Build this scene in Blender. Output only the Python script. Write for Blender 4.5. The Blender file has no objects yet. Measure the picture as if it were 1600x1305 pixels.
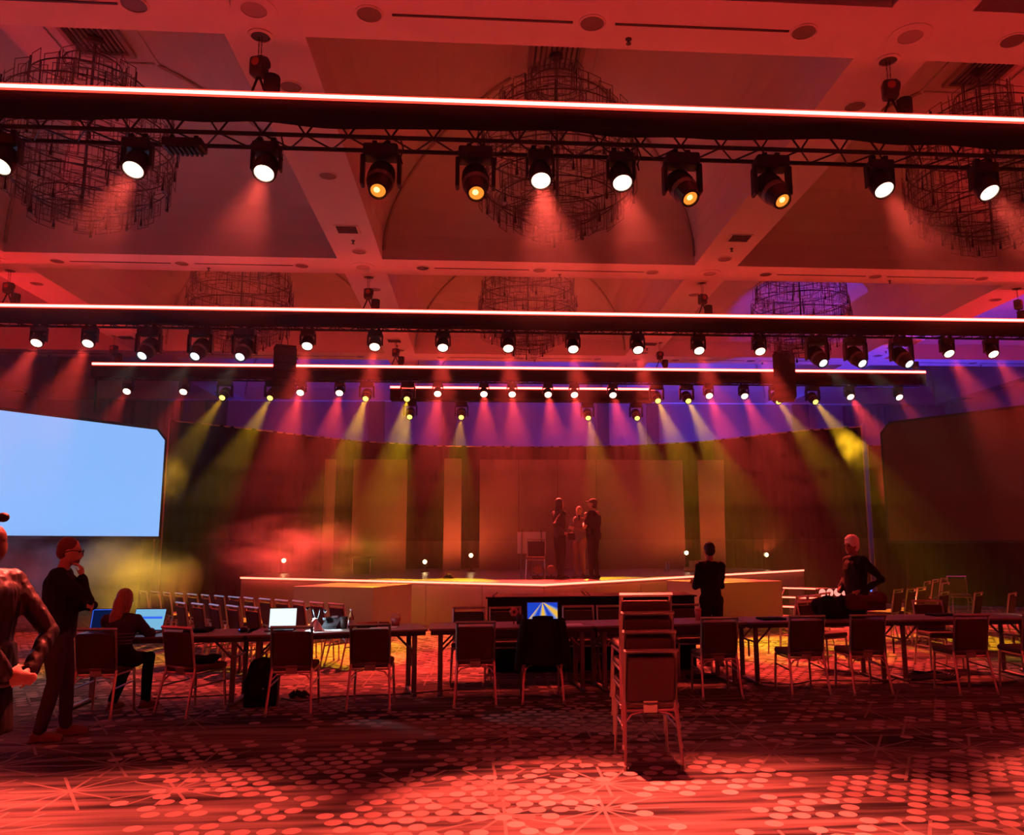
import bpy, bmesh, math, random
from mathutils import Vector, Matrix

random.seed(11)
SC = bpy.context.scene
COL = SC.collection
PI = math.pi

# ------------------------------------------------------------------ camera
FPX, CX, CY = 1286.7, 847.3, 652.5            # focal length and principal point in a 1600 x 1305 frame
PITCH, YAW, ROLL = 0.1522, 0.0746, -0.0057
EYE = Vector((0, 0, 1.7))
_F = Vector((math.sin(YAW)*math.cos(PITCH), math.cos(YAW)*math.cos(PITCH), math.sin(PITCH)))
_R0 = Vector((math.cos(YAW), -math.sin(YAW), 0))
_U0 = _R0.cross(_F)
_R = _R0*math.cos(ROLL) + _U0*math.sin(ROLL)
_U = -_R0*math.sin(ROLL) + _U0*math.cos(ROLL)
cam_d = bpy.data.cameras.new('camera')
cam = bpy.data.objects.new('camera', cam_d)
COL.objects.link(cam)
cam_d.sensor_fit = 'HORIZONTAL'
cam_d.sensor_width = 36.0
cam_d.lens = FPX/1600*36
cam_d.shift_x = -(CX-800)/1600
cam_d.clip_end = 200
m = Matrix(((_R.x, _U.x, -_F.x), (_R.y, _U.y, -_F.y), (_R.z, _U.z, -_F.z))).to_4x4()
m.translation = EYE
cam.matrix_world = m
SC.camera = cam

# ------------------------------------------------------------------ world, exposure
world = bpy.data.worlds.new('world')
SC.world = world
world.use_nodes = True
world.node_tree.nodes['Background'].inputs[0].default_value = (0.02, 0.004, 0.005, 1)
world.node_tree.nodes['Background'].inputs[1].default_value = 0.1
SC.view_settings.view_transform = 'Standard'
SC.view_settings.look = 'None'
SC.view_settings.gamma = 1.0
SC.view_settings.use_curve_mapping = False
SC.view_settings.exposure = 0.0
SC.cycles.max_bounces = 4
SC.cycles.diffuse_bounces = 2
SC.cycles.glossy_bounces = 2
SC.cycles.transmission_bounces = 3
SC.cycles.volume_bounces = 0
SC.cycles.transparent_max_bounces = 64
SC.cycles.sample_clamp_indirect = 4.0
SC.cycles.caustics_reflective = False
SC.cycles.caustics_refractive = False
SC.cycles.use_adaptive_sampling = True
SC.cycles.adaptive_threshold = 0.12
SC.cycles.adaptive_min_samples = 16
SC.cycles.volume_step_rate = 2.0
SC.cycles.volume_max_steps = 96

# light levels (watts) and colours, one place to tune
RED = (1.0, 0.055, 0.035)
YEL = (1.0, 0.50, 0.012)
WHT = (1.0, 0.86, 0.62)
W_T1, W_T2, W_T3 = 6800, 5200, 8000
W_YEL, W_YEL4, W_WHT = 11000, 4000, 250
FILL_RED = (1.0, .022, .03)
W_FILL = 4000                                    # unseen red fill lights, added to brighten the ceiling
HAZE = 0.009

# ------------------------------------------------------------------ geometry helpers
def ray(px, py):
    return _F + _R*((px-CX)/FPX) - _U*((py-CY)/FPX)
def at_y(px, py, Y):
    d = ray(px, py); return EYE + d*(Y/d.y)
def at_z(px, py, Z):
    d = ray(px, py); return EYE + d*((Z-EYE.z)/d.z)
def x_at(px, Y, Z):
    """world X of the point at depth Y, height Z that stands in column px"""
    lo, hi = -40.0, 40.0
    for _ in range(50):
        mid = (lo+hi)/2
        v = Vector((mid, Y, Z))-EYE
        u = CX+FPX*v.dot(_R)/v.dot(_F)
        if u < px: lo = mid
        else: hi = mid
    return (lo+hi)/2

def bx(bm, c, s, M=None, taper=1.0):
    vs = []
    for dz in (-.5, .5):
        k = taper if dz > 0 else 1.0
        for dx, dy in ((-.5, -.5), (.5, -.5), (.5, .5), (-.5, .5)):
            p = Vector((c[0]+dx*s[0]*k, c[1]+dy*s[1]*k, c[2]+dz*s[2]))
            vs.append(bm.verts.new(M @ p if M else p))
    fs = []
    for f in ((3, 2, 1, 0), (4, 5, 6, 7), (0, 1, 5, 4), (1, 2, 6, 5), (2, 3, 7, 6), (3, 0, 4, 7)):
        fs.append(bm.faces.new([vs[i] for i in f]))
    return fs

def rbx(bm, c, s, r=.02, seg=2, M=None):
    """box with rounded edges"""
    b2 = bmesh.new()
    bx(b2, (0, 0, 0), s)
    bmesh.ops.bevel(b2, geom=list(b2.edges), offset=r, segments=seg, affect='EDGES', profile=.5)
    mp = {}
    for v in b2.verts:
        p = v.co + Vector(c)
        mp[v] = bm.verts.new(M @ p if M else p)
    out = [bm.faces.new([mp[v] for v in f.verts]) for f in b2.faces]
    b2.free()
    return out

def tube(bm, pts, r, n=8, cap=True, M=None):
    pts = [Vector(p) for p in pts]
    rs = r if isinstance(r, (list, tuple)) else [r]*len(pts)
    rings = []
    t0 = (pts[1]-pts[0]).normalized()
    ref = Vector((0, 0, 1)) if abs(t0.z) < .9 else Vector((1, 0, 0))
    a = t0.cross(ref).normalized()
    for i, p in enumerate(pts):
        if i == 0: t = t0
        elif i == len(pts)-1: t = (pts[i]-pts[i-1]).normalized()
        else: t = ((pts[i]-pts[i-1]).normalized()+(pts[i+1]-pts[i]).normalized()).normalized()
        a = (a - t*a.dot(t)).normalized()
        b = t.cross(a)
        ring = []
        for k in range(n):
            w = 2*PI*k/n
            q = p + a*(rs[i]*math.cos(w)) + b*(rs[i]*math.sin(w))
            ring.append(bm.verts.new(M @ q if M else q))
        rings.append(ring)
    fs = []
    for i in range(len(rings)-1):
        for k in range(n):
            fs.append(bm.faces.new((rings[i][k], rings[i][(k+1) % n], rings[i+1][(k+1) % n], rings[i+1][k])))
    if cap:
        fs.append(bm.faces.new(rings[0][::-1])); fs.append(bm.faces.new(rings[-1]))
    return fs

def lathe(bm, prof, n=16, M=None, sx=1.0, sy=1.0, cap=True):
    """prof: list of (radius, z), from one end to the other"""
    rings = []
    for r, z in prof:
        if r < 1e-5:
            p = Vector((0, 0, z)); rings.append([bm.verts.new(M @ p if M else p)])
        else:
            ring = []
            for k in range(n):
                w = 2*PI*k/n
                p = Vector((r*sx*math.cos(w), r*sy*math.sin(w), z))
                ring.append(bm.verts.new(M @ p if M else p))
            rings.append(ring)
    fs = []
    for A, B in zip(rings, rings[1:]):
        for k in range(n):
            k2 = (k+1) % n
            if len(A) == 1 and len(B) == 1: continue
            if len(A) == 1: fs.append(bm.faces.new((A[0], B[k2], B[k])))
            elif len(B) == 1: fs.append(bm.faces.new((A[k], A[k2], B[0])))
            else: fs.append(bm.faces.new((A[k], A[k2], B[k2], B[k])))
    for R_, rev in ((rings[0], True), (rings[-1], False)):
        if len(R_) > 1 and cap:
            fs.append(bm.faces.new(R_[::-1] if rev else R_))
    return fs

def prism(bm, poly, z0, z1, M=None):
    lo = [Vector((x, y, z0)) for x, y in poly]; hi = [Vector((x, y, z1)) for x, y in poly]
    if M: lo = [M @ p for p in lo]; hi = [M @ p for p in hi]
    lo = [bm.verts.new(p) for p in lo]; hi = [bm.verts.new(p) for p in hi]
    n = len(poly)
    fs = [bm.faces.new(lo[::-1]), bm.faces.new(hi)]
    for i in range(n):
        fs.append(bm.faces.new((lo[i], lo[(i+1) % n], hi[(i+1) % n], hi[i])))
    return fs

def setm(fs, i):
    for f in fs: f.material_index = i

def mesh_of(name, bm, mats, smooth=False):
    bmesh.ops.recalc_face_normals(bm, faces=list(bm.faces))
    me = bpy.data.meshes.new(name)
    bm.to_mesh(me); bm.free()
    if not isinstance(mats, (list, tuple)): mats = [mats]
    for mt in mats: me.materials.append(mt)
    if smooth:
        for p in me.polygons: p.use_smooth = True
    return me

def link(name, me, parent=None, loc=None, rot=None, M=None):
    o = bpy.data.objects.new(name, me)
    COL.objects.link(o)
    if parent is not None: o.parent = parent
    if M is not None: o.matrix_basis = M
    else:
        if loc is not None: o.location = loc
        if rot is not None: o.rotation_euler = rot
    return o

def obj(name, bm, mats, parent=None, smooth=False, loc=None, rot=None, M=None):
    return link(name, mesh_of(name, bm, mats, smooth), parent, loc, rot, M)

def tag(o, label, cat, group=None, kind=None):
    if label: o['label'] = label
    if cat: o['category'] = cat
    if group: o['group'] = group
    if kind: o['kind'] = kind
    return o

def thing(name, label, cat, loc=(0, 0, 0), rz=0.0, group=None, kind=None):
    o = bpy.data.objects.new(name, None)
    o.empty_display_size = .1
    COL.objects.link(o)
    o.location = loc; o.rotation_euler = (0, 0, rz)
    return tag(o, label, cat, group, kind)

def struct(o):
    o['kind'] = 'structure'; return o

def copy_tree(o, parent=None):
    c = o.copy(); COL.objects.link(c); c.parent = parent
    for ch in [x for x in KIDS.get(o.name, [])]:
        copy_tree(ch, c)
    return c

KIDS = {}
def index_children(root):
    todo = [root]
    while todo:
        o = todo.pop()
        ch = [x for x in bpy.data.objects if x.parent == o]
        KIDS[o.name] = ch
        todo += ch

ORD = ['first', 'second', 'third', 'fourth', 'fifth', 'sixth', 'seventh', 'eighth', 'ninth', 'tenth', 'eleventh', 'twelfth',
       'thirteenth', 'fourteenth', 'fifteenth', 'sixteenth', 'seventeenth', 'eighteenth', 'nineteenth', 'twentieth']

# ------------------------------------------------------------------ materials
def mat(name, color, rough=.6, metal=0.0, spec=.4, emit=None, es=0.0, noise=0.0, nscale=20.0, bump=0.0, sheen=0.0):
    mt = bpy.data.materials.new(name); mt.use_nodes = True
    nt = mt.node_tree; b = nt.nodes['Principled BSDF']
    b.inputs['Base Color'].default_value = (*color, 1)
    b.inputs['Roughness'].default_value = rough
    b.inputs['Metallic'].default_value = metal
    b.inputs['Specular IOR Level'].default_value = spec
    if sheen: b.inputs['Sheen Weight'].default_value = sheen
    if emit:
        b.inputs['Emission Color'].default_value = (*emit, 1)
        b.inputs['Emission Strength'].default_value = es
    if noise or bump:
        tc = nt.nodes.new('ShaderNodeTexCoord'); nz = nt.nodes.new('ShaderNodeTexNoise')
        nz.inputs['Scale'].default_value = nscale; nz.inputs['Detail'].default_value = 3
        nt.links.new(tc.outputs['Object'], nz.inputs['Vector'])
        if noise:
            mx = nt.nodes.new('ShaderNodeMix'); mx.data_type = 'RGBA'
            mx.inputs[6].default_value = (*[c*(1-noise) for c in color], 1)
            mx.inputs[7].default_value = (*[min(1, c*(1+noise)) for c in color], 1)
            nt.links.new(nz.outputs['Fac'], mx.inputs[0])
            nt.links.new(mx.outputs[2], b.inputs['Base Color'])
        if bump:
            bp = nt.nodes.new('ShaderNodeBump'); bp.inputs['Strength'].default_value = bump
            nt.links.new(nz.outputs['Fac'], bp.inputs['Height'])
            nt.links.new(bp.outputs['Normal'], b.inputs['Normal'])
    return mt

def emis(name, color, s, sampled=True):
    mt = bpy.data.materials.new(name); mt.use_nodes = True
    nt = mt.node_tree; nt.nodes.clear()
    e = nt.nodes.new('ShaderNodeEmission'); o = nt.nodes.new('ShaderNodeOutputMaterial')
    e.inputs[0].default_value = (*color, 1); e.inputs[1].default_value = s
    nt.links.new(e.outputs[0], o.inputs[0])
    if not sampled: mt.cycles.emission_sampling = 'NONE'
    return mt

M = {}
M['plaster'] = mat('plaster', (.62, .60, .57), .75, noise=.05, nscale=3)
M['wall'] = mat('wall_paint', (.42, .40, .38), .7, noise=.08, nscale=2)
M['dark_grille'] = mat('dark_grille', (.05, .045, .045), .6)
M['can'] = mat('downlight_can', (.16, .13, .12), .5)
M['rope'] = mat('rope_moulding', (.38, .33, .30), .7, bump=.4, nscale=40)
M['black'] = mat('black_metal', (.012, .012, .013), .45, 0, .4)
M['black_cloth'] = mat('black_cloth', (.010, .008, .008), .9, 0, .1, bump=.3, nscale=8)
M['truss'] = mat('black_truss', (.03, .03, .032), .4, .5)
M['chrome'] = mat('champagne_metal', (.56, .50, .46), .32, .85)
M['pad'] = mat('brown_fabric', (.075, .052, .046), .9, 0, .15, noise=.55, nscale=260, bump=.2)
M['seatpad'] = mat('seat_fabric', (.11, .08, .07), .85, 0, .2, noise=.3, nscale=180)
M['table'] = mat('table_laminate', (.20, .155, .125), .38, 0, .5, noise=.2, nscale=6)
M['table_edge'] = mat('table_edge', (.03, .028, .027), .5)
M['leg'] = mat('grey_leg_metal', (.20, .19, .19), .4, .6)
M['drape'] = mat('black_drape', (.008, .007, .007), .95, 0, .05)
M['wrap'] = mat('stage_wrap', (.42, .38, .31), .85, 0, .1, noise=.08, nscale=2)
M['stage_top'] = mat('stage_top', (.16, .14, .13), .35, 0, .5, noise=.15, nscale=3)
M['panel'] = mat('scenic_panel', (.22, .18, .175), .7, 0, .2)
M['gap'] = mat('scenic_gap', (.06, .055, .05), .8, 0, .1)
M['white'] = mat('white_plastic', (.75, .74, .72), .45)
M['plastic'] = mat('black_plastic', (.02, .02, .022), .5)

def light(parent, loc, d, color, watts, cone=26, blend=.5, radius=.07, name='beam'):
    ld = bpy.data.lights.new(name, 'SPOT')
    ld.color = color; ld.energy = watts; ld.spot_size = math.radians(cone); ld.spot_blend = blend
    ld.shadow_soft_size = radius
    o = bpy.data.objects.new(name, ld); COL.objects.link(o)
    if parent is not None: o.parent = parent
    o.matrix_basis = Matrix.Translation(loc) @ Vector(d).to_track_quat('-Z', 'Y').to_matrix().to_4x4()
    return o
# ------------------------------------------------------------------ carpet
def carpet():
    mt = bpy.data.materials.new('patterned_carpet'); mt.use_nodes = True
    nt = mt.node_tree; N = nt.nodes; L = nt.links
    b = N['Principled BSDF']; b.inputs['Roughness'].default_value = .95; b.inputs['Specular IOR Level'].default_value = .1
    tc = N.new('ShaderNodeTexCoord')
    def val(x):
        n = N.new('ShaderNodeValue'); n.outputs[0].default_value = x; return n.outputs[0]
    def mth(op, a, c=None, d=None):
        n = N.new('ShaderNodeMath'); n.operation = op
        for i, q in enumerate((a, c, d)):
            if q is None: continue
            if isinstance(q, (int, float)): n.inputs[i].default_value = q
            else: L.new(q, n.inputs[i])
        return n.outputs[0]
    sp = N.new('ShaderNodeSeparateXYZ'); L.new(tc.outputs['Object'], sp.inputs[0])
    x, y = sp.outputs[0], sp.outputs[1]
    def noise(scale, vec=None, detail=2.0):
        n = N.new('ShaderNodeTexNoise'); n.inputs['Scale'].default_value = scale; n.inputs['Detail'].default_value = detail
        L.new(vec if vec else tc.outputs['Object'], n.inputs['Vector']); return n.outputs['Fac']
    def comb(a, c, d=0.0):
        n = N.new('ShaderNodeCombineXYZ')
        for i, q in enumerate((a, c, d)):
            if isinstance(q, (int, float)): n.inputs[i].default_value = q
            else: L.new(q, n.inputs[i])
        return n.outputs[0]
    # hexagonal rows of dots
    PX, PY = .15, .262
    def dots(ox, oy, seed):
        gx = mth('ADD', mth('DIVIDE', x, PX), ox); gy = mth('ADD', mth('DIVIDE', y, PY), oy)
        ix = mth('FLOOR', gx); iy = mth('FLOOR', gy)
        fx = mth('MULTIPLY', mth('SUBTRACT', mth('SUBTRACT', gx, ix), .5), PX)
        fy = mth('MULTIPLY', mth('SUBTRACT', mth('SUBTRACT', gy, iy), .5), PY)
        dist = mth('SQRT', mth('ADD', mth('MULTIPLY', fx, fx), mth('MULTIPLY', fy, fy)))
        wn = N.new('ShaderNodeTexWhiteNoise'); wn.noise_dimensions = '3D'; L.new(comb(ix, iy, seed), wn.inputs['Vector'])
        grp = noise(.55, comb(mth('MULTIPLY', ix, PX), mth('MULTIPLY', iy, PY), 3.0), 1.0)
        on = mth('GREATER_THAN', mth('ADD', mth('MULTIPLY', wn.outputs[0], .55), mth('MULTIPLY', grp, 1.6)), 1.08)
        return mth('MULTIPLY', mth('LESS_THAN', dist, .057), on), wn.outputs[0]
    d1, r1 = dots(0, 0, 1.0); d2, r2 = dots(.5, .5, 2.0)
    dot = mth('MAXIMUM', d1, d2)
    # starbursts of thin lines
    vo = N.new('ShaderNodeTexVoronoi'); vo.inputs['Scale'].default_value = 1.3; vo.inputs['Randomness'].default_value = .35
    vo.voronoi_dimensions = '2D'
    L.new(tc.outputs['Object'], vo.inputs['Vector'])
    s2 = N.new('ShaderNodeSeparateXYZ'); L.new(vo.outputs['Position'], s2.inputs[0])
    dx = mth('SUBTRACT', x, s2.outputs[0]); dy = mth('SUBTRACT', y, s2.outputs[1])
    ang = mth('ARCTAN2', dy, dx)
    rad = mth('SQRT', mth('ADD', mth('MULTIPLY', dx, dx), mth('MULTIPLY', dy, dy)))
    t = mth('DIVIDE', ang, 2*PI/12)
    t = mth('ABSOLUTE', mth('SUBTRACT', mth('FRACT', mth('ADD', t, 10.0)), .5))
    t = mth('SUBTRACT', .5, t)
    w = mth('MULTIPLY', mth('MULTIPLY', t, 2*PI/12), rad)
    star = mth('LESS_THAN', w, .011)
    stm = mth('GREATER_THAN', noise(.42, comb(mth('ADD', s2.outputs[0], 7.0), s2.outputs[1]), 1.0), .44)
    star = mth('MULTIPLY', star, stm)
    # brushed streaks running across the room
    st = noise(1.0, comb(mth('MULTIPLY', x, .7), mth('MULTIPLY', y, 9.0)), 4.0)
    st2 = noise(1.0, comb(mth('MULTIPLY', x, .25), mth('MULTIPLY', y, 1.3), 5.0), 2.0)
    base = N.new('ShaderNodeValToRGB'); L.new(mth('ADD', mth('MULTIPLY', st, .6), mth('MULTIPLY', st2, .4)), base.inputs[0])
    e = base.color_ramp.elements
    e[0].position = .40; e[0].color = (.025, .022, .025, 1); e[1].position = .60; e[1].color = (.24, .195, .18, 1)
    fine = noise(240.0, None, 1.0)
    def mixc(fac, a, c):
        n = N.new('ShaderNodeMix'); n.data_type = 'RGBA'; L.new(fac, n.inputs[0])
        for i, q in ((6, a), (7, c)):
            if isinstance(q, tuple): n.inputs[i].default_value = (*q, 1)
            else: L.new(q, n.inputs[i])
        return n.outputs[2]
    col = mixc(mth('MULTIPLY', star, .75), base.outputs[0], (.30, .25, .23))
    dcol = mixc(mth('MAXIMUM', mth('MULTIPLY', d1, r1), mth('MULTIPLY', d2, r2)), (.22, .16, .15), (.46, .37, .34))
    col = mixc(dot, col, dcol)
    mul = N.new('ShaderNodeMix'); mul.data_type = 'RGBA'; mul.blend_type = 'MULTIPLY'; mul.inputs[0].default_value = 1
    L.new(col, mul.inputs[6])
    fr = N.new('ShaderNodeValToRGB'); L.new(fine, fr.inputs[0]); fr.color_ramp.elements[0].color = (.55, .55, .55, 1); fr.color_ramp.elements[0].position = .3
    fr.color_ramp.elements[1].position = .7
    L.new(fr.outputs[0], mul.inputs[7])
    L.new(mul.outputs[2], b.inputs['Base Color'])
    return mt

X0, X1, Y0, Y1 = -16.4, 18.6, -8.0, 31.4
ZS = 7.1                                        # height of the beam soffits
bm = bmesh.new(); bx(bm, ((X0+X1)/2, (Y0+Y1)/2, -.1), (X1-X0, Y1-Y0, .2))
struct(obj('floor', bm, carpet()))
def wall(name, c, s):
    bm = bmesh.new(); bx(bm, c, s); return struct(obj(name, bm, M['wall']))
wall_back = wall('wall_back', ((X0+X1)/2, Y1+.1, 4.6), (X1-X0, .2, 9.4))
wall('wall_left', (X0-.1, (Y0+Y1)/2, 4.6), (.2, Y1-Y0+.4, 9.4))
wall('wall_right', (X1+.1, (Y0+Y1)/2, 4.6), (.2, Y1-Y0+.4, 9.4))
wall('wall_behind', ((X0+X1)/2, Y0-.1, 4.6), (X1-X0, .2, 9.4))

# pilasters and curtains on the back wall
M['pilaster'] = mat('dark_pilaster', (.10, .09, .10), .7)
M['curtain'] = mat('grey_curtain', (.30, .27, .29), .85)
for px0, px1 in ((318, 352), (575, 600), (690, 712), (935, 952), (1012, 1030), (1241, 1266)):
    xa, xb = x_at(px0, Y1-.1, 5.4), x_at(px1, Y1-.1, 5.4)
    bm = bmesh.new(); bx(bm, ((xa+xb)/2, Y1-.08, 3.6), (xb-xa, .16, 7.2)); bx(bm, ((xa+xb)/2, Y1-.1, .3), (xb-xa+.08, .2, .6))
    obj('pilaster', bm, M['pilaster'], wall_back)
def folds(name, xa, xb, y, z0, z1, depth, pitch, mt, parent=None):
    n = max(4, int((xb-xa)/pitch*6)); bm = bmesh.new(); cols = []
    for i in range(n+1):
        x = xa+(xb-xa)*i/n; yy = y+depth*math.sin(2*PI*(x-xa)/pitch)+depth*.4*math.sin(2*PI*(x-xa)/pitch*.37+1)
        cols.append((bm.verts.new((x, yy, z0)), bm.verts.new((x, yy, z1))))
    for a, c in zip(cols, cols[1:]): bm.faces.new((a[0], c[0], c[1], a[1]))
    o = obj(name, bm, mt, parent, True)
    sol = o.modifiers.new('thickness', 'SOLIDIFY'); sol.thickness = .015
    return o
folds('curtain', x_at(1321, 30.9, 5.5), x_at(1398, 30.9, 5.5), 30.95, .05, 7.0, .07, .28, M['curtain'], wall_back)
folds('curtain', x_at(150, 30.9, 5.5), x_at(284, 30.9, 5.5), 30.95, .05, 7.0, .07, .28, M['curtain'], wall_back)

# ------------------------------------------------------------------ ceiling: beam grid and vaulted coffers
CXS, CYS = 6.93, 7.9                            # spacing
CW, CD = 6.08, 7.01                             # clear size of one coffer
cells = [(i, j) for i in range(-2, 3) for j in range(-2, 3)]
def cell(i, j):
    x0 = -1.91+i*CXS; y0 = 8.29+j*CYS
    return x0, y0, x0+CW, y0+CD
ceiling = bpy.data.objects.new('ceiling', None); COL.objects.link(ceiling); struct(ceiling)
xs = sorted({q for i in range(-2, 3) for q in (cell(i, 0)[0], cell(i, 0)[2])}); xs = [X0]+xs+[X1]
ys = sorted({q for j in range(-2, 3) for q in (cell(0, j)[1], cell(0, j)[3])}); ys = [Y0]+ys+[Y1]
for k in range(0, len(ys), 2):                  # cross beams
    bm = bmesh.new(); bx(bm, ((X0+X1)/2, (ys[k]+ys[k+1])/2, ZS+.25), (X1-X0, ys[k+1]-ys[k], .5)); obj('beam', bm, M['plaster'], ceiling)
for k in range(0, len(xs), 2):
    for q in range(1, len(ys)-1, 2):
        bm = bmesh.new(); bx(bm, ((xs[k]+xs[k+1])/2, (ys[q]+ys[q+1])/2, ZS+.25), (xs[k+1]-xs[k], ys[q+1]-ys[q], .5)); obj('beam', bm, M['plaster'], ceiling)
# one vault, shared
bm = bmesh.new()
prof = []
TOPH, RISE, Z1_ = .66, 1.95, ZS+.2
for k in range(13):
    t = k/12*PI/2
    prof.append((math.cos(t), Z1_+RISE*math.sin(t)))
def ringat(c, z):
    hx = TOPH+(CW/2-TOPH)*c; hy = TOPH+(CD/2-TOPH)*c
    return [(-hx, -hy, z), (hx, -hy, z), (hx, hy, z), (-hx, hy, z)]
rings = []
for c, z in prof:
    rings.append([bm.verts.new(p) for p in ringat(c, z)])
for A, B in zip(rings, rings[1:]):
    for k in range(4): bm.faces.new((A[k], A[(k+1) % 4], B[(k+1) % 4], B[k]))
bm.faces.new(rings[-1])
vault_me = mesh_of('vault', bm, M['plaster'])
for p in vault_me.polygons: p.flip()
bm = bmesh.new()
for k in range(4):
    pts = [Vector(ringat(c, z)[k])*.992 for c, z in prof]
    pts = [Vector((p.x, p.y, z-.02)) for p, (c, z) in zip(pts, prof)]
    q = []
    for a, b_ in zip(pts, pts[1:]):
        for s in range(4): q.append(a.lerp(b_, s/4))
    q.append(pts[-1])
    tube(bm, q, [.034 if i % 2 else .024 for i in range(len(q))], 6)
rib_me = mesh_of('rib', bm, M['rope'], True)
bm = bmesh.new()
z = Z1_+RISE
for x, y, sx, sy in ((0, -.46, 1.0, .08), (0, .46, 1.0, .08), (-.46, 0, .08, .84), (.46, 0, .08, .84)): bx(bm, (x, y, z-.03), (sx, sy, .08))
for f in list(bm.faces): f.material_index = 1
for k in range(9): bx(bm, (-.37+.0925*k, 0, z-.02), (.03, .86, .03))
vent_me = mesh_of('vent_grille', bm, [M['dark_grille'], M['rope']])
bm = bmesh.new()
for s in (-1, 1):
    bx(bm, (s*.66, 0, z-.015), (.05, 1.35, .03)); bx(bm, (0, s*.66, z-.015), (1.27, .05, .03))
mould_me = mesh_of('crown_moulding', bm, M['plaster'])
for i, j in cells:
    x0, y0, x1, y1 = cell(i, j); c = ((x0+x1)/2, (y0+y1)/2, 0)
    link('vault', vault_me, ceiling, c)
    if j >= 0:
        link('rib', rib_me, ceiling, c); link('vent_grille', vent_me, ceiling, c).scale = (.86, .86, 1); link('crown_moulding', mould_me, ceiling, c)
# recessed downlights, rings, grilles, slots, sprinklers
def disc_mesh(name, r, ring, mts):
    bm = bmesh.new()
    setm(lathe(bm, [(0, -.004), (r, -.004), (r, .0)], 24), 0)
    f = lathe(bm, [(r, 0), (r, -.012), (r+ring, -.006), (r+ring, 0)], 24, cap=False); setm(f, 1)
    return mesh_of(name, bm, mts)
dl_me = disc_mesh('downlight', .125, .02, [M['can'], M['plaster']])
dl_dark = disc_mesh('downlight', .12, .02, [M['dark_grille'], M['plaster']])
dl_big = disc_mesh('downlight', .13, .10, [mat('speaker_grille', (.35, .31, .29), .7), M['plaster']])
bm = bmesh.new()
bx(bm, (0, 0, -.006), (.42, .34, .012)); setm(list(bm.faces), 1)
for k in range(6): bx(bm, (0, -.13+.052*k, -.016), (.34, .022, .02))
grille_me = mesh_of('air_grille', bm, [M['dark_grille'], M['plaster']])
bm = bmesh.new(); lathe(bm, [(.035, 0), (.035, -.01), (.012, -.015), (.012, -.05), (.03, -.055), (.03, -.06), (0, -.06)], 10)
spr_me = mesh_of('sprinkler', bm, M['dark_grille'])
bm = bmesh.new(); bx(bm, (0, 0, -.004), (2.6, .03, .01)); slot_me = mesh_of('slot_diffuser', bm, M['dark_grille'])
for j in (0, 1, 2):
    yb = 8.29+j*CYS-.44                          # centre of a cross beam
    for i in range(-2, 4):
        xb = -1.91+i*CXS-.425                    # centre of a long beam
        link('downlight', dl_big, ceiling, (xb, yb, ZS))
        for k, dx in enumerate((1.16, 3.47, 5.75)):
            link('downlight', dl_dark if (k == 0 and j == 1) else dl_me, ceiling, (xb+dx, yb, ZS))
        link('slot_diffuser', slot_me, ceiling, (xb+2.35-.02, yb, ZS)).scale = (.72, 1, 1)
        link('slot_diffuser', slot_me, ceiling, (xb+4.65, yb, ZS)).scale = (.72, 1, 1)
        link('sprinkler', spr_me, ceiling, (xb+3.9, yb+.25, ZS))
        for dy in (1.0, 3.4, 6.6):
            link('downlight', dl_me, ceiling, (xb+.05, yb+.44+dy, ZS))
        link('air_grille', grille_me, ceiling, (xb, yb+.44+5.5, ZS))
        link('sprinkler', spr_me, ceiling, (xb+.02, yb+.44+6.05, ZS))
# ------------------------------------------------------------------ stage
stage_poly = [(-5.98, 21.5), (1.24, 16.45), (9.35, 23.6), (9.8, 27.3), (-6.6, 27.3)]
SZ = .93
stage = thing('stage', 'low pointed stage deck edged with a glowing pink strip', 'stage', (0, 0, 0))
bm = bmesh.new(); prism(bm, stage_poly, SZ-.1, SZ); obj('deck', bm, M['stage_top'], stage)
M['led_core'] = emis('led_core', (1.0, .040, .032), 36.0)
M['led_bloom'] = emis('led_bloom', (1.0, .05, .03), 2.2)
M['led_stage'] = emis('led_stage', (1.0, .10, .06), 8.0)
def edge_panels(a, b, n):
    a, b = Vector((*a, 0)), Vector((*b, 0)); d = (b-a).normalized(); nrm = Vector((d.y, -d.x, 0))
    for k in range(n):
        p = a.lerp(b, k/n)+d*.006; q = a.lerp(b, (k+1)/n)-d*.006
        bm = bmesh.new()
        prism(bm, [(p.x, p.y), (q.x, q.y), (q.x-nrm.x*.04, q.y-nrm.y*.04), (p.x-nrm.x*.04, p.y-nrm.y*.04)], .0, SZ-.1)
        obj('front_panel', bm, M['wrap'], stage)
edge_panels(stage_poly[0], stage_poly[1], 6); edge_panels(stage_poly[1], stage_poly[2], 7); edge_panels(stage_poly[2], stage_poly[3], 3)
edge_panels(stage_poly[4], stage_poly[0], 4)
for a, b in ((0, 1), (1, 2)):
    A = Vector((*stage_poly[a], SZ-.03)); B = Vector((*stage_poly[b], SZ-.03)); d = (B-A).normalized(); nrm = Vector((d.y, -d.x, 0))
    bm = bmesh.new()
    mid = (A+B)/2+nrm*.015; ang = math.atan2(d.y, d.x)
    bx(bm, (0, 0, 0), ((B-A).length, .03, .038), Matrix.Translation(mid) @ Matrix.Rotation(ang, 4, 'Z'))
    obj('led_edge', bm, M['led_stage'], stage)

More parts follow.
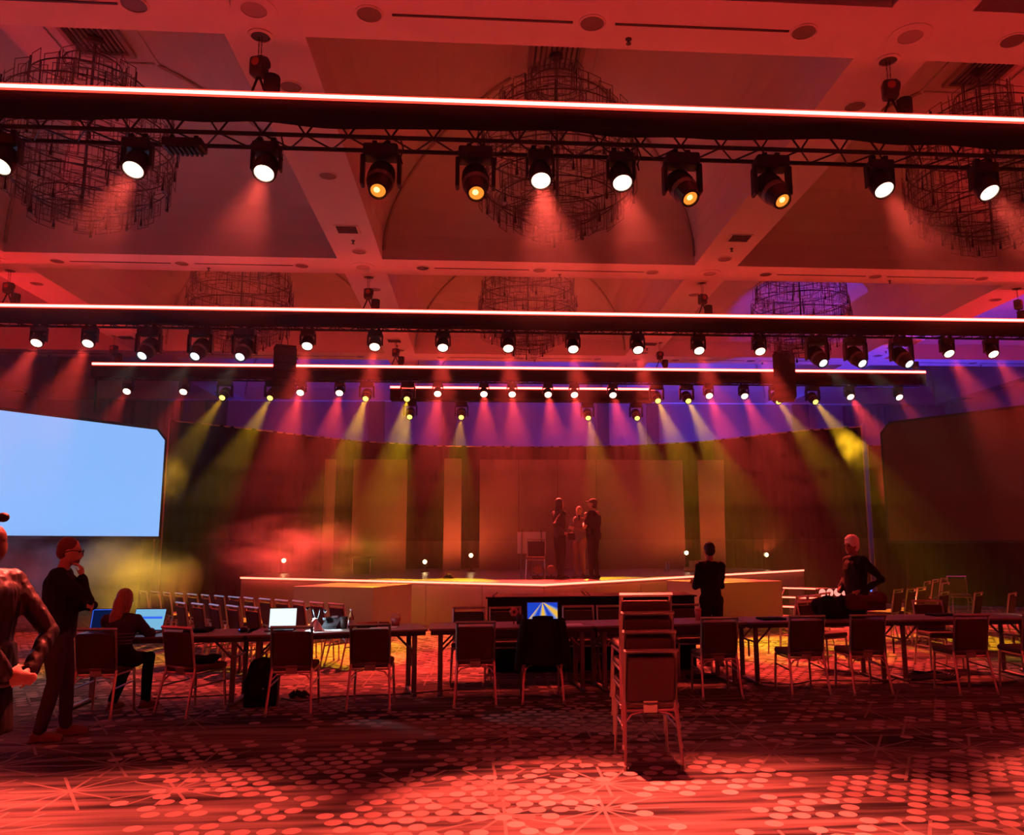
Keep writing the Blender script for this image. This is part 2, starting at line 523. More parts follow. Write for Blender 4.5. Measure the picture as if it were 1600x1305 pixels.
# scenic wall panels at the back of the stage
for k, (a, b, lab, mt, yy) in enumerate((
        (-5.53, -4.43, 'tall maroon scenic panel at the left end of the stage back', 'panel', 25.5),
        (-3.89, -2.26, 'broad maroon scenic panel second from the left of the stage', 'panel', 25.5),
        (-1.12, -.59, 'slim upright scenic panel left of the wide central panel', 'panel', 25.2),
        (-.04, 4.78, 'very wide central scenic panel behind the three people on stage', 'panel', 25.5),
        (4.80, 6.35, 'scenic panel adjoining the wide central one on its right', 'panel', 25.6),
        (6.82, 8.52, 'rightmost tall scenic panel at the back of the stage', 'panel', 25.5))):
    t = thing('scenic_panel', lab, 'panel', ((a+b)/2, yy, SZ), 0, 'tall scenic panels across the stage back')
    bm = bmesh.new(); bx(bm, (0, 0, 1.68), (b-a, .08, 3.36)); obj('face_board', bm, M[mt], t)
    for s in (-1, 1):
        bm = bmesh.new(); prism(bm, [(.04, 0), (.6, 0), (.6, .05), (.1, 1.8), (.04, 1.8)], -.025, .025, Matrix.Translation((s*((b-a)/2-.1), 0, 0)) @ Matrix.Rotation(PI/2, 4, 'Z') @ Matrix.Rotation(PI/2, 4, 'X')); obj('brace', bm, M['black'], t)
    if b-a > 2:                                  # the wide one is made of side-by-side sheets
        for q in range(1, 4):
            bm = bmesh.new(); bx(bm, (-(b-a)/2+(b-a)*q/4, -.042, 1.68), (.012, .006, 3.36)); obj('seam_strip', bm, M['gap'], t)

# ------------------------------------------------------------------ black drape around the stage
def drape_run(name, pts, z0, z1, label, pitch=.33, depth=.06):
    P = [Vector((x, y, 0)) for x, y in pts]
    L = [0]
    for a, b in zip(P, P[1:]): L.append(L[-1]+(b-a).length)
    n = int(L[-1]/pitch*6)
    bm = bmesh.new(); cols = []
    for i in range(n+1):
        s = L[-1]*i/n
        k = max(q for q in range(len(P)-1) if L[q] <= s+1e-9)
        u = (s-L[k])/(L[k+1]-L[k]); p = P[k].lerp(P[k+1], u); d = (P[k+1]-P[k]).normalized(); nr = Vector((d.y, -d.x, 0))
        w = depth*math.sin(2*PI*s/pitch)+depth*.5*math.sin(2*PI*s/pitch*.41+2)
        zt = z1(s/L[-1]) if callable(z1) else z1
        cols.append((bm.verts.new(p+nr*w*1.3+Vector((0, 0, z0))), bm.verts.new(p+nr*w+Vector((0, 0, (z0+zt)/2))), bm.verts.new(p+nr*w*.3+Vector((0, 0, zt)))))
    for a, c in zip(cols, cols[1:]):
        bm.faces.new((a[0], c[0], c[1], a[1])); bm.faces.new((a[1], c[1], c[2], a[2]))
    t = thing(name, label, 'drape', (P[0].x, P[0].y, 0))
    o = obj('cloth', bm, M['drape'], t, True, loc=(-P[0].x, -P[0].y, 0))
    o.modifiers.new('thickness', 'SOLIDIFY').thickness = .01
    bm = bmesh.new(); zt = z1(0) if callable(z1) else z1
    tube(bm, [p-P[0]+Vector((0, 0, zt-.02)) for p in P], .025, 8); obj('crossbar', bm, M['chrome'], t)
    for p in (P[0], P[-1]):
        bm = bmesh.new(); tube(bm, [(0, 0, 0), (0, 0, zt+.04)], .026, 8); bx(bm, (0, 0, .01), (.45, .45, .02))
        obj('upright', bm, M['chrome'], t, loc=p-P[0])
arc = [(-8.15, 22.0), (-7.2, 22.9), (-6.2, 23.9), (-5.1, 25.1), (-3.9, 26.3), (-1.5, 27.5), (1.8, 27.75), (5.0, 27.3), (7.2, 26.1), (8.4, 24.6), (9.4, 23.4), (10.8, 22.5)]
drape_run('backdrop_drape', arc, .03, 4.97, 'tall black pipe and drape backdrop curving around the stage')
drape_run('wing_drape', [(10.9, 22.4), (14.5, 20.2), (18.3, 19.3)], .03, 4.4, 'black drape wing behind the chairs on the far right side')
drape_run('masking_drape', [(-16.2, 20.0), (-11.5, 20.8), (-8.3, 21.9)], .03, 2.2, 'low drape run under the bright blue screen', .33, .05)

# ------------------------------------------------------------------ projection screens
def screen(name, label, a, b, z0, z1, mt, cham):
    """upright screen between ground points a (outer end) and b (stage end)"""
    A, B = Vector((*a, 0)), Vector((*b, 0)); d = (B-A).normalized(); W = (B-A).length
    ang = math.atan2(d.y, d.x)
    t = thing(name, label, 'screen', (*a, 0), ang)
    poly = [(0, z0), (W, z0), (W, z1-cham), (W-cham, z1), (cham, z1), (0, z1-cham)]
    def ext(poly, y0, y1):
        bm = bmesh.new(); prism(bm, poly, -y1, -y0, Matrix.Rotation(PI/2, 4, 'X')); return bm
    obj('surface', ext(poly, 0, .01), mt, t)
    e = .06
    poly2 = [(-e, z0-e), (W+e, z0-e), (W+e, z1-cham+e*.4), (W-cham+e*.4, z1+e), (cham-e*.4, z1+e), (-e, z1-cham+e*.4)]
    obj('frame', ext(poly2, .012, .09), M['black'], t)
    for x in (.3, W-.3):
        bm = bmesh.new(); tube(bm, [(x, .12, 0), (x, .12, z1-.3)], .03, 8); bx(bm, (x, .12, .015), (.12, 1.0, .03)); obj('stand_leg', bm, M['black'], t)
M['screen_on'] = emis('screen_blue', (.26, .50, 1.0), 1.0)
M['screen_off'] = mat('screen_dark', (.10, .055, .06), .75, 0, .2)
screen('projection_screen', 'large bright blue projection screen at the left edge', (-10.93, 12.0), (-6.74, 18.0), 1.9, 4.13, M['screen_on'], .2)
sc_l = bpy.data.objects['projection_screen']
screen('projection_screen', 'large dark unlit projection screen on the right', (9.12, 18.0), (13.0, 12.4), 1.72, 4.34, M['screen_off'], .2)

# ------------------------------------------------------------------ trusses
def brace_mesh(L, dz):
    bm = bmesh.new(); tube(bm, [(0, 0, 0), (L, 0, dz)], .011, 6); return mesh_of('brace', bm, M['truss'])
BR_UP, BR_DN = brace_mesh(.22, .27), brace_mesh(.22, -.27)
BRB = {}
def truss(label, Y, xa, xb, zt, zb, cloth_z, wav, led=.04, lacing=False, end_drop=None):
    t = thing('lighting_truss', label, 'truss', ((xa+xb)/2, Y+.2, zb), 0, 'black lighting trusses over the hall')
    ox, oy, oz = -(xa+xb)/2, -(Y+.2), -zb
    L = xb-xa
    for yy in (Y+.05, Y+.35):
        for zz in (zt-.06, zb):
            bm = bmesh.new(); tube(bm, [(-L/2, yy+oy, zz+oz), (L/2, yy+oy, zz+oz)], .024, 8); obj('chord', bm, M['truss'], t)
    n = int(L/.44)
    hz = zt-.06-zb
    key = round(hz, 3)
    if key not in BRB:
        a = bmesh.new(); tube(a, [(0, 0, 0), (.22, 0, hz)], .011, 6); b_ = bmesh.new(); tube(b_, [(0, 0, 0), (.22, 0, -hz)], .011, 6)
        c = bmesh.new(); tube(c, [(0, 0, 0), (.22, .3, 0)], .010, 6); d = bmesh.new(); tube(d, [(0, .3, 0), (.22, 0, 0)], .010, 6)
        BRB[key] = (mesh_of('brace', a, M['truss']), mesh_of('brace', b_, M['truss']), mesh_of('brace', c, M['truss']), mesh_of('brace', d, M['truss']))
    up, dn, cr, cl = BRB[key]
    if lacing:
        for k in range(n):
            x = -L/2+k*.44
            link('brace', up, t, (x, -.15, 0)); link('brace', dn, t, (x+.22, -.15, hz))
            link('brace', cr, t, (x, -.15, 0)); link('brace', cl, t, (x+.22, -.15, 0))
    else:
        bm = bmesh.new()
        for k in range(n):
            x = -L/2+k*.44
            tube(bm, [(x, .15, 0), (x+.22, .15, hz)], .011, 5); tube(bm, [(x+.22, .15, hz), (x+.44, .15, 0)], .011, 5)
            tube(bm, [(x, -.15, 0), (x+.22, .15, 0)], .010, 5); tube(bm, [(x+.22, .15, 0), (x+.44, -.15, 0)], .010, 5)
        o = obj('lacing', bm, M['truss'], t); o['kind'] = 'stuff'
    # cloth fascia, its lower edge hanging a little unevenly
    bm = bmesh.new(); n = int(L/.15); cols = []
    for i in range(n+1):
        x = -L/2+L*i/n; col = []
        sag = wav*(math.sin(x*1.9+Y)+.6*math.sin(x*4.3+1))
        for k in range(5):
            f = k/4; z = zt-.012+(cloth_z+sag-zt)*f
            y = -.21-.03*math.sin(f*PI)*(1+.4*math.sin(x*2.3))-.012*f*math.sin(x*6)
            col.append(bm.verts.new((x, y, z+oz)))
        cols.append(col)
    for a, c in zip(cols, cols[1:]):
        for k in range(4): bm.faces.new((a[k], c[k], c[k+1], a[k+1]))
    o = obj('cloth_fascia', bm, M['black_cloth'], t, True); o.modifiers.new('thickness', 'SOLIDIFY').thickness = .006
    # cloth folded over the top
    bm = bmesh.new(); bx(bm, (0, 0, zt+oz-.02), (L, .44, .012)); obj('cloth_top', bm, M['black_cloth'], t)
    bm = bmesh.new(); bx(bm, (0, -.232, zt+oz), (L, .03, led)); strip = obj('led_strip', bm, M['led_core'], t)
    for s in (-1, 1):
        bm = bmesh.new(); bx(bm, (0, -.230, zt+oz+s*(led/2+.009)), (L, .014, .018)); obj('bloom_fringe', bm, M['led_bloom'], strip)  # the strip's red bloom, built as dim glowing bars
    if end_drop:
        for x in end_drop:
            bm = bmesh.new(); cols = []
            for i in range(7):
                w = -.03+.06*i/6
                cols.append((bm.verts.new((x+w, -.18+.02*math.sin(i*2.2), zt+oz-.02)), bm.verts.new((x+w*.7+.03, -.18+.03*math.sin(i*2.2), zb+oz-.9))))
            for a, c in zip(cols, cols[1:]): bm.faces.new((a[0], c[0], c[1], a[1]))
            o = obj('hanging_cloth_end', bm, M['black_cloth'], t); o.modifiers.new('thickness', 'SOLIDIFY').thickness = .006
    return t
truss('nearest black truss, cloth fascia topped by a long glowing strip', 8.12, -8.0, 9.2, 6.3, 5.91, 6.0, .02, .034, True)
truss('second black truss, crossing the whole hall with ceiling behind it', 16.13, -12.6, 14.8, 6.31, 6.0, 5.97, .008, .045)
truss('third black truss, whose two ends show against the far wall', 21.35, -9.9, 12.15, 6.30, 5.97, 5.94, .006, .05, end_drop=(-10.9-.03,))
truss('shortest black truss farthest back over the stage', 24.2, -2.69, 5.21, 6.30, 5.95, 5.92, .004, .05)

# ------------------------------------------------------------------ moving lights
M['lens_wash'] = emis('lens_wash', (1.0, .55, .38), 7.0, False)
M['lens_orange'] = emis('lens_orange', (1.0, .24, .025), 1.35, False)
M['lens_hot'] = emis('lens_hot', (1.0, .60, .14), 4.0, False)
M['lens_yellow'] = emis('lens_yellow', (1.0, .86, .12), 3.0, False)
M['lens_pale'] = emis('lens_pale', (.85, .90, 1.0), 2.0, False)
M['bezel'] = mat('grey_bezel', (.22, .20, .20), .45)
FX = {}
def build_fixture_meshes():
    bm = bmesh.new(); bx(bm, (0, 0, -.01), (.05, .07, .07)); FX['clamp'] = mesh_of('clamp', bm, M['black'])
    bm = bmesh.new(); rbx(bm, (0, 0, -.095), (.27, .2, .11), .02); FX['w_base'] = mesh_of('base', bm, M['black'])
    bm = bmesh.new(); rbx(bm, (0, 0, -.225), (.026, .10, .22), .012); FX['w_arm'] = mesh_of('yoke_arm', bm, M['black'])
    bm = bmesh.new(); lathe(bm, [(0, .13), (.075, .125), (.108, .09), (.122, .03), (.125, -.09), (.118, -.125), (.104, -.125), (.10, -.112), (0, -.112)], 20); FX['w_head'] = mesh_of('head', bm, M['black'])
    bm = bmesh.new(); lathe(bm, [(0, -.130), (.06, -.126), (.098, -.114), (.098, -.112), (0, -.112)], 20); FX['w_lens'] = mesh_of('lens', bm, M['lens_wash'])
    bm = bmesh.new(); rbx(bm, (0, 0, -.10), (.37, .23, .14), .025); bx(bm, (0, -.118, -.10), (.12, .01, .06)); FX['p_base'] = mesh_of('base', bm, M['black'])
    bm = bmesh.new(); rbx(bm, (0, 0, -.31), (.042, .15, .34), .02); FX['p_arm'] = mesh_of('yoke_arm', bm, M['black'])
    bm = bmesh.new(); lathe(bm, [(0, .22), (.10, .21), (.14, .16), (.15, .05), (.145, -.06), (.125, -.14), (.105, -.25), (.098, -.265), (.082, -.265), (.078, -.24), (0, -.24)], 20); FX['p_head'] = mesh_of('head', bm, M['black'])
    bm = bmesh.new(); lathe(bm, [(.1465, -.05), (.150, -.05), (.138, -.105), (.134, -.105)], 20); FX['p_bezel'] = mesh_of('bezel', bm, M['bezel'])
    for k, mt in (('orange', 'lens_orange'), ('yellow', 'lens_yellow'), ('pale', 'lens_pale')):
        bm = bmesh.new(); lathe(bm, [(0, -.258), (.05, -.254), (.079, -.243), (.079, -.24), (0, -.24)], 20); FX['p_lens_'+k] = mesh_of('lens', bm, M[mt])
    bm = bmesh.new(); lathe(bm, [(0, -.270), (.025, -.266), (.035, -.25), (0, -.25)], 14); FX['p_hot'] = mesh_of('hot_spot', bm, M['lens_hot'])
build_fixture_meshes()
def hd(pivot, d):
    q = Vector(d).normalized().to_track_quat('-Z', 'Y').to_matrix().to_4x4()
    return Matrix.Translation(pivot) @ q
def wash(label, group, loc, d, watts, color=RED, cone=28, s=1.0):
    t = thing('wash_light', label, 'stage light', loc, 0, group); t.scale = (s, s, s)
    link('clamp', FX['clamp'], t, (-.07, 0, 0)); link('clamp', FX['clamp'], t, (.07, 0, 0)); link('base', FX['w_base'], t)
    for k in (-1, 1): link('yoke_arm', FX['w_arm'], t, (k*.143, 0, 0))
    d = Vector(d).normalized(); pv = Vector((0, 0, -.285))
    h = link('head', FX['w_head'], t, M=hd(pv, d)); link('lens', FX['w_lens'], h)
    light(t, pv+d*.17, d, color, watts, cone, .55, .08, 'wash_beam')
    return t
def profile(label, group, loc, d, watts, kind, color, cone=24, s=1.0):
    t = thing('profile_light', label, 'stage light', loc, 0, group); t.scale = (s, s, s)
    link('clamp', FX['clamp'], t, (-.07, 0, 0)); link('clamp', FX['clamp'], t, (.07, 0, 0)); link('base', FX['p_base'], t)
    for k in (-1, 1): link('yoke_arm', FX['p_arm'], t, (k*.195, 0, 0))
    d = Vector(d).normalized(); pv = Vector((0, 0, -.40))
    h = link('head', FX['p_head'], t, M=hd(pv, d)); link('bezel', FX['p_bezel'], h)
    ln = link('lens', FX['p_lens_'+kind], h)
    if kind == 'orange': link('hot_spot', FX['p_hot'], h, (.012, .01, 0))
    light(t, pv+d*.30, d, color, watts, cone, .45, .06, 'profile_beam')
    return t
D45 = Vector((.02, -.70, -.71)); D54 = Vector((.02, -.588, -.809)); D36 = -ray(773, 0)
G1, G2, G3, G4 = 'lights under the nearest truss', 'lights under the second truss', 'lights under the third truss', 'lights under the short rear truss'
def row(pxs, Y, zl, fn, names):
    for k, px in enumerate(pxs):
        fn(k, x_at(px, Y, zl), names)
Z1B, Z2B, Z3B, Z4B = 5.885, 5.975, 5.945, 5.925
for k, px in enumerate((8, 214, 416, 844, 970, 1375, 1538)):
    wash('red wash light under the nearest truss, %s wash from its left' % ORD[k], G1, (x_at(px, 8.27, 5.6), 8.27, Z1B), (.02+(px-773)/6500, -.50, -.866), W_T1*(1.5 if k == 3 else .8), (1.0, .085, .055), 36)
for k, (px, dx) in enumerate(((595, -.02), (743, .05), (1066, .18), (1206, .22))):
    profile('orange lensed moving spotlight under the nearest truss, %s of its four' % ORD[k], G1, (x_at(px, 8.27, 5.5), 8.27, Z1B), (dx, -.62, -.78), 260, 'orange', (1, .22, .06), 20, .98)
for k, px in enumerate((60, 140, 481, 586, 692, 794, 895, 996, 1091, 1186, 1480, 1549)):
    wash('small red wash light under the second truss, %s from its left' % ORD[k], G2, (x_at(px, 16.28, 5.65), 16.28, Z2B), D54, W_T2, RED, 28, 1.0)
for k, (px, dx) in enumerate(((232, -.12), (313, -.1), (382, -.08), (1277, .12), (1337, .14), (1409, .16))):
    profile('pale lensed moving spotlight under the second truss, %s from its left' % ORD[k], G2, (x_at(px, 16.28, 5.5), 16.28, Z2B), (dx, -.72, -.68), W_WHT, 'pale', WHT, 22, 1.12)
for k, px in enumerate((200, 288, 470, 531, 684, 756, 800, 856, 897, 957, 1107, 1162, 1327, 1403)):
    wash('tiny red wash light under the third truss, %s from its left' % ORD[k], G3, (x_at(px, 21.5, 5.65), 21.5, Z3B), D45, W_T3 if 2 <= k <= 12 else W_T3*.25, RED, 26, .92)
for k, px in enumerate((351, 425, 573, 637, 1026, 1073, 1213, 1270)):
    profile('yellow beamed moving spotlight under the third truss, %s from its left' % ORD[k], G3, (x_at(px, 21.5, 5.5), 21.5, Z3B), D36, W_YEL*(.42 if k == 0 else .65 if k in (1, 6) else 1), 'yellow', YEL, 14, .92)
for k, px in enumerate((641, 721, 918, 994)):
    profile('yellow beamed moving spotlight under the short rear truss, %s from its left' % ORD[k], G4, (x_at(px, 24.35, 5.4), 24.35, Z4B), D36, W_YEL4, 'yellow', YEL, 17, .95)

# ------------------------------------------------------------------ blue uplighting behind the drape
for k, x in enumerate((-6.5, -3.5, -.5, 2.5, 5.5, 8.3, 10.6)):
    light(None, (x, 30.2, .25), (.0, .28, 1), (.10, .06, 1.0), 500 if k < 4 else 1300, 95, .8, .1, 'blue_uplight')

light(None, (13.6, 23.6, .3), (-.25, -.35, 1), (.10, .05, 1.0), 3200, 115, 1.0, .1, 'blue_uplight')
# unseen red fill added near the side and rear walls to brighten the ceiling
for x in (-15.0, -9.5, -4.2, 1.1, 6.4, 11.8, 17.0):
    light(None, (x, -5.5, .3), (0, .16, 1), FILL_RED, W_FILL, 78, .7, .12, 'red_fill')
for y in (-1.0, 5.0, 11.0, 17.0):
    light(None, (-14.8, y, .3), (.22, 0, 1), FILL_RED, W_FILL, 78, .7, .12, 'red_fill')
    light(None, (17.0, y, .3), (-.22, 0, 1), FILL_RED, W_FILL, 78, .7, .12, 'red_fill')

# ------------------------------------------------------------------ haze
def volume_mat(name, dens, color=(1, 1, 1), aniso=.2, nscale=0, lo=.45, hi=.75, absorb=0):
    mt = bpy.data.materials.new(name); mt.use_nodes = True
    nt = mt.node_tree; nt.nodes.clear()
    o = nt.nodes.new('ShaderNodeOutputMaterial'); v = nt.nodes.new('ShaderNodeVolumeScatter')
    v.inputs['Color'].default_value = (*color, 1); v.inputs['Density'].default_value = dens; v.inputs['Anisotropy'].default_value = aniso
    nt.links.new(v.outputs[0], o.inputs['Volume'])
    return mt
def haze_box(name, label, ya, yb, za, zb, dens):
    bm = bmesh.new(); bx(bm, ((X0+X1)/2, (ya+yb)/2, (za+zb)/2), (X1-X0-.04, yb-ya, zb-za))
    return tag(obj(name, bm, volume_mat('thin_haze', dens, aniso=.25)), label, 'haze', None, 'stuff')
YH, YS = 9.6, 19.6                               # the hazers stand at the stage; towards the camera haze hangs only under the ceiling
YB = Y1-.02
haze_box('haze', 'thin haze hanging high under the trusses of the far hall', YH, YB, 4.31, 9.3, HAZE*1.1)
haze_box('haze', 'haze layer at the height of the drape top', YH, YB, 3.41, 4.30, HAZE*.85)
haze_box('haze', 'fainter middle layer of haze over the stage', YH, YB, 2.51, 3.40, HAZE*.6)
haze_box('haze', 'faint low haze between the tables and the stage', YH, YS-.02, .02, 2.50, HAZE*.35)
haze_box('haze', 'haze layer at the height of the people on stage', YS, YB, 1.81, 2.50, HAZE*.95)
haze_box('haze', 'low layer of haze lying on the stage', YS, YB, .02, 1.80, HAZE*1.9)
haze_box('haze', 'thin haze layer just under the near ceiling', Y0+.02, YH-.02, 5.41, 9.3, HAZE*1.0)
haze_box('haze', 'fainter haze layer below the nearest truss', Y0+.02, YH-.02, 4.61, 5.40, HAZE*.6)
haze_box('haze', 'faintest haze layer above head height', Y0+.02, YH-.02, 3.7, 4.60, HAZE*.3)
# ------------------------------------------------------------------ chandeliers
def glass_mat():
    mt = bpy.data.materials.new('clear_glass'); mt.use_nodes = True
    nt = mt.node_tree; nt.nodes.clear()
    o = nt.nodes.new('ShaderNodeOutputMaterial'); tr = nt.nodes.new('ShaderNodeBsdfTransparent'); gl = nt.nodes.new('ShaderNodeBsdfGlossy')
    mx = nt.nodes.new('ShaderNodeMixShader'); mx.inputs[0].default_value = .06
    tr.inputs[0].default_value = (.988, .985, .988, 1); gl.inputs['Roughness'].default_value = .08
    nt.links.new(tr.outputs[0], mx.inputs[1]); nt.links.new(gl.outputs[0], mx.inputs[2])
    nt.links.new(mx.outputs[0], o.inputs[0]); return mt
M['glass'] = glass_mat()
M['glass_edge'] = mat('glass_edge', (.17, .14, .15), .15, 0, .8)
M['bronze'] = mat('dark_bronze', (.035, .025, .025), .35, .6)
def pane_mesh(w, h, inner):
    bm = bmesh.new(); t = .004
    bx(bm, (0, 0, 0), (w, t, h)); setm(list(bm.faces), 0); bm.normal_update()
    for f in list(bm.faces):
        if abs(f.normal.y) < .5: f.material_index = 1
    e = .009
    def rim(w, h, e, d):
        for s in (-1, 1):
            setm(bx(bm, (s*(w/2-e/2), 0, 0), (e, d, h)), 1)
            setm(bx(bm, (0, 0, s*(h/2-e/2)), (w-2*e, d, e)), 1)
    bmesh.ops.recalc_face_normals(bm, faces=list(bm.faces))
    rim(w, h, e, t*1.6)
    if inner: rim(w*.5, h*.5, .007, t*1.5)
    return mesh_of('glass_pane', bm, [M['glass'], M['glass_edge']])
PANES = [pane_mesh(.25, .36, True), pane_mesh(.25, .30, False), pane_mesh(.21, .26, True)]
bm = bmesh.new(); lathe(bm, [(.006, .16), (.007, .02), (.022, -.12), (.022, -.14), (0, -.14)], 6); DROP = mesh_of('drop_rod', bm, M['bronze'])
bm = bmesh.new(); tube(bm, [(0, 0, -.2), (0, 0, .2)], .010, 5); BAR = mesh_of('upright_bar', bm, M['bronze'])
TIERS = [(.42, 8.72, 0), (.44, 8.45, 0), (.84, 8.34, 1), (1.12, 7.98, 0), (1.20, 7.62, 0), (1.20, 7.26, 1), (1.14, 6.98, 0), (.92, 6.78, 1), (.64, 6.60, 0), (.34, 6.42, 2)]
def ring_mesh(r):
    bm = bmesh.new(); n = 40
    pts = [(r*math.cos(2*PI*k/n), r*math.sin(2*PI*k/n), 0) for k in range(n+1)]
    tube(bm, pts, .011, 5, False); return mesh_of('ring', bm, M['bronze'])
RINGS = [ring_mesh(t[0]-.03) for t in TIERS]
def chandelier(label, cx, cy, full):
    t = thing('chandelier', label, 'chandelier', (cx, cy, 9.22), 0, 'tiered glass chandeliers')
    bm = bmesh.new(); tube(bm, [(0, 0, .02), (0, 0, -2.75)], .022, 8); obj('rod', bm, M['bronze'], t)
    bm = bmesh.new(); lathe(bm, [(.11, .02), (.11, -.03), (.03, -.09), (0, -.09)], 14); obj('canopy', bm, M['bronze'], t)
    for q, (r, z, k) in enumerate(TIERS):
        link('ring', RINGS[q], t, (0, 0, z-9.22+.06))
        for s in range(4):
            if r > .5:
                a = s*PI/2+q*.4; b2 = bmesh.new()
                if s == 0:
                    tube(b2, [(0, 0, 0), (r-.03, 0, 0)], .007, 5); sp_me = mesh_of('spoke', b2, M['bronze'])
                else: b2.free()
                link('spoke', sp_me, t, (0, 0, z-9.22+.06), (0, 0, a))
        n = int(2*PI*r/.245)
        for i in range(n):
            a = 2*PI*(i+.5*(q % 2))/n+random.uniform(-.02, .02)
            rr = r+random.choice((-.035, 0, .03)); zz = z-9.22+random.choice((-.07, 0, .06))
            pm = PANES[k if random.random() < .7 else random.randrange(3)]
            link('glass_pane', pm, t, (rr*math.cos(a), rr*math.sin(a), zz), (0, 0, a+PI/2+random.uniform(-.12, .12)))
        nb = max(4, n//3)
        for i in range(nb):
            a = 2*PI*(i+.3)/nb+q
            link('drop_rod' if q > 3 else 'upright_bar', DROP if q > 3 else BAR, t, ((r+.02)*math.cos(a), (r+.02)*math.sin(a), z-9.22-.04))
    return t
for lab, cx, cy in (('large glass chandelier at the upper left, behind the nearest truss', -5.80, 11.8),
                    ('large glass chandelier in the middle, above the nearest truss lights', 1.13, 11.8),
                    ('large glass chandelier cut by the upper right edge', 8.0, 11.8),
                    ('farther glass chandelier on the left, crossed by the second truss', -5.80, 19.7),
                    ('farther glass chandelier at the centre, crossed by the second truss', 1.13, 19.7),
                    ('farther glass chandelier on the right in violet light', 8.06, 19.7)):
    chandelier(lab, cx, cy, True)

# ------------------------------------------------------------------ chain hoists that carry the trusses
M['hoist'] = mat('hoist_body', (.03, .028, .03), .4, .3)
M['hoist_tag'] = mat('hoist_label', (.35, .06, .04), .5)
def hoist(label, x, y, ztruss, zc):
    t = thing('chain_hoist', label, 'hoist', (x, y, ztruss), random.uniform(-.6, .6), 'chain hoists above the trusses')
    bm = bmesh.new(); rbx(bm, (0, 0, .42), (.17, .15, .22), .035); lathe(bm, [(0, .0), (.062, .0), (.07, .03), (.07, .14), (.06, .16), (0, .16)], 12, Matrix.Translation((-.06, 0, .46)) @ Matrix.Rotation(PI/2, 4, 'Y'))
    obj('motor_body', bm, M['hoist'], t)
    bm = bmesh.new(); lathe(bm, [(0, 0), (.045, 0), (.045, .006), (0, .006)], 12, Matrix.Translation((0, -.076, .45)) @ Matrix.Rotation(PI/2, 4, 'X')); obj('round_label', bm, M['hoist_tag'], t)
    bm = bmesh.new(); lathe(bm, [(0, .10), (.06, .10), (.085, .16), (.085, .30), (.075, .31), (0, .31)], 10, Matrix.Translation((.15, .02, 0))); obj('chain_bag', bm, M['black_cloth'], t)
    bm = bmesh.new()
    for s in (-1, 1): tube(bm, [(0, 0, .34), (s*.07, 0, .16), (s*.15, 0, -.02)], .013, 6)
    obj('sling', bm, M['black_cloth'], t)
    bm = bmesh.new(); lathe(bm, [(.03, .31), (.035, .33), (.02, .36), (0, .36)], 8); obj('hook', bm, M['hoist'], t)
    for s in (-.018, .018):
        bm = bmesh.new(); n = int((zc-ztruss-.5)/.035)
        pts = [(s, 0, .5+(zc-ztruss-.5)*i/n) for i in range(n+1)]
        tube(bm, pts, [.006 if i % 2 else .003 for i in range(n+1)], 5); obj('chain', bm, M['hoist'], t)
    bm = bmesh.new(); lathe(bm, [(.10, 0), (.10, -.02), (.135, -.012), (.135, 0)], 20, Matrix.Translation((0, 0, zc-ztruss)), cap=False); obj('ceiling_ring', bm, M['plaster'], t)
    bm = bmesh.new(); lathe(bm, [(0, -.003), (.10, -.003), (.10, 0), (0, 0)], 20, Matrix.Translation((0, 0, zc-ztruss))); obj('ceiling_hole', bm, M['dark_grille'], t)
    return t
for lab, px, Y in (('chain hoist above the left half of the nearest truss', 404, 8.3), ('chain hoist above the right half of the nearest truss', 1392, 8.3),
                   ('chain hoist above the second truss at the left edge', 12, 16.35), ('chain hoist above the second truss, left of the middle', 575, 16.35),
                   ('chain hoist above the second truss, right of the middle', 1098, 16.35), ('chain hoist above the second truss at the right edge', 1592, 16.35),
                   ('chain hoist above the left end of the third truss', 177, 21.55), ('chain hoist above the third truss, left of the middle', 618, 21.55),
                   ('chain hoist above the third truss, right of the middle', 1031, 21.55), ('chain hoist above the right end of the third truss', 1421, 21.55)):
    hoist(lab, x_at(px, Y, 6.6), Y, 6.31, ZS)
for lab, x in (('hidden hoist over the left end of the short rear truss', -1.9), ('hidden hoist over the right end of the short rear truss', 4.4)):
    t = thing('truss_hanger', lab.replace('hidden hoist', 'thin wire hanger'), 'hanger', (x, 24.4, 6.3))
    bm = bmesh.new(); tube(bm, [(0, 0, 0), (0, 0, 1.9)], .008, 6); obj('wire', bm, M['hoist'], t)
    bm = bmesh.new(); lathe(bm, [(0, .02), (.03, .02), (.03, -.05), (0, -.05)], 8); obj('shackle', bm, M['hoist'], t)
# a dimmer box between two wash lights on the nearest truss
t = thing('power_box', 'black finned power box slung under the nearest truss', 'power box', (x_at(289, 8.27, 5.85), 8.27, 5.885))
bm = bmesh.new(); rbx(bm, (0, 0, -.08), (.40, .22, .09), .012); obj('case', bm, M['black'], t)
for k in range(7):
    bm = bmesh.new(); bx(bm, (-.15+.05*k, 0, -.135), (.02, .2, .03)); obj('fin', bm, M['black'], t)
for s in (-1, 1):
    bm = bmesh.new(); bx(bm, (s*.12, 0, -.01), (.04, .07, .06)); obj('clamp', bm, M['black'], t)
# loose cables drooping under the nearest truss
for k, (px, lab) in enumerate(((436, 'black cable looping beside the third wash light on the nearest truss'), (990, 'black cable looping beside the fifth wash light on the nearest truss'), (622, 'black cable drooping beside the first orange spotlight'))):
    x = x_at(px, 8.15, 5.75); bm = bmesh.new()
    tube(bm, [(x-.03, 8.16, 5.92), (x+.03, 8.1, 5.86), (x+.06, 8.08, 5.75), (x+.03, 8.1, 5.66), (x+.05, 8.12, 5.60)], .009, 6)
    tag(obj('cable', bm, M['plastic'], None, True), lab, 'cable', 'cables under the nearest truss')

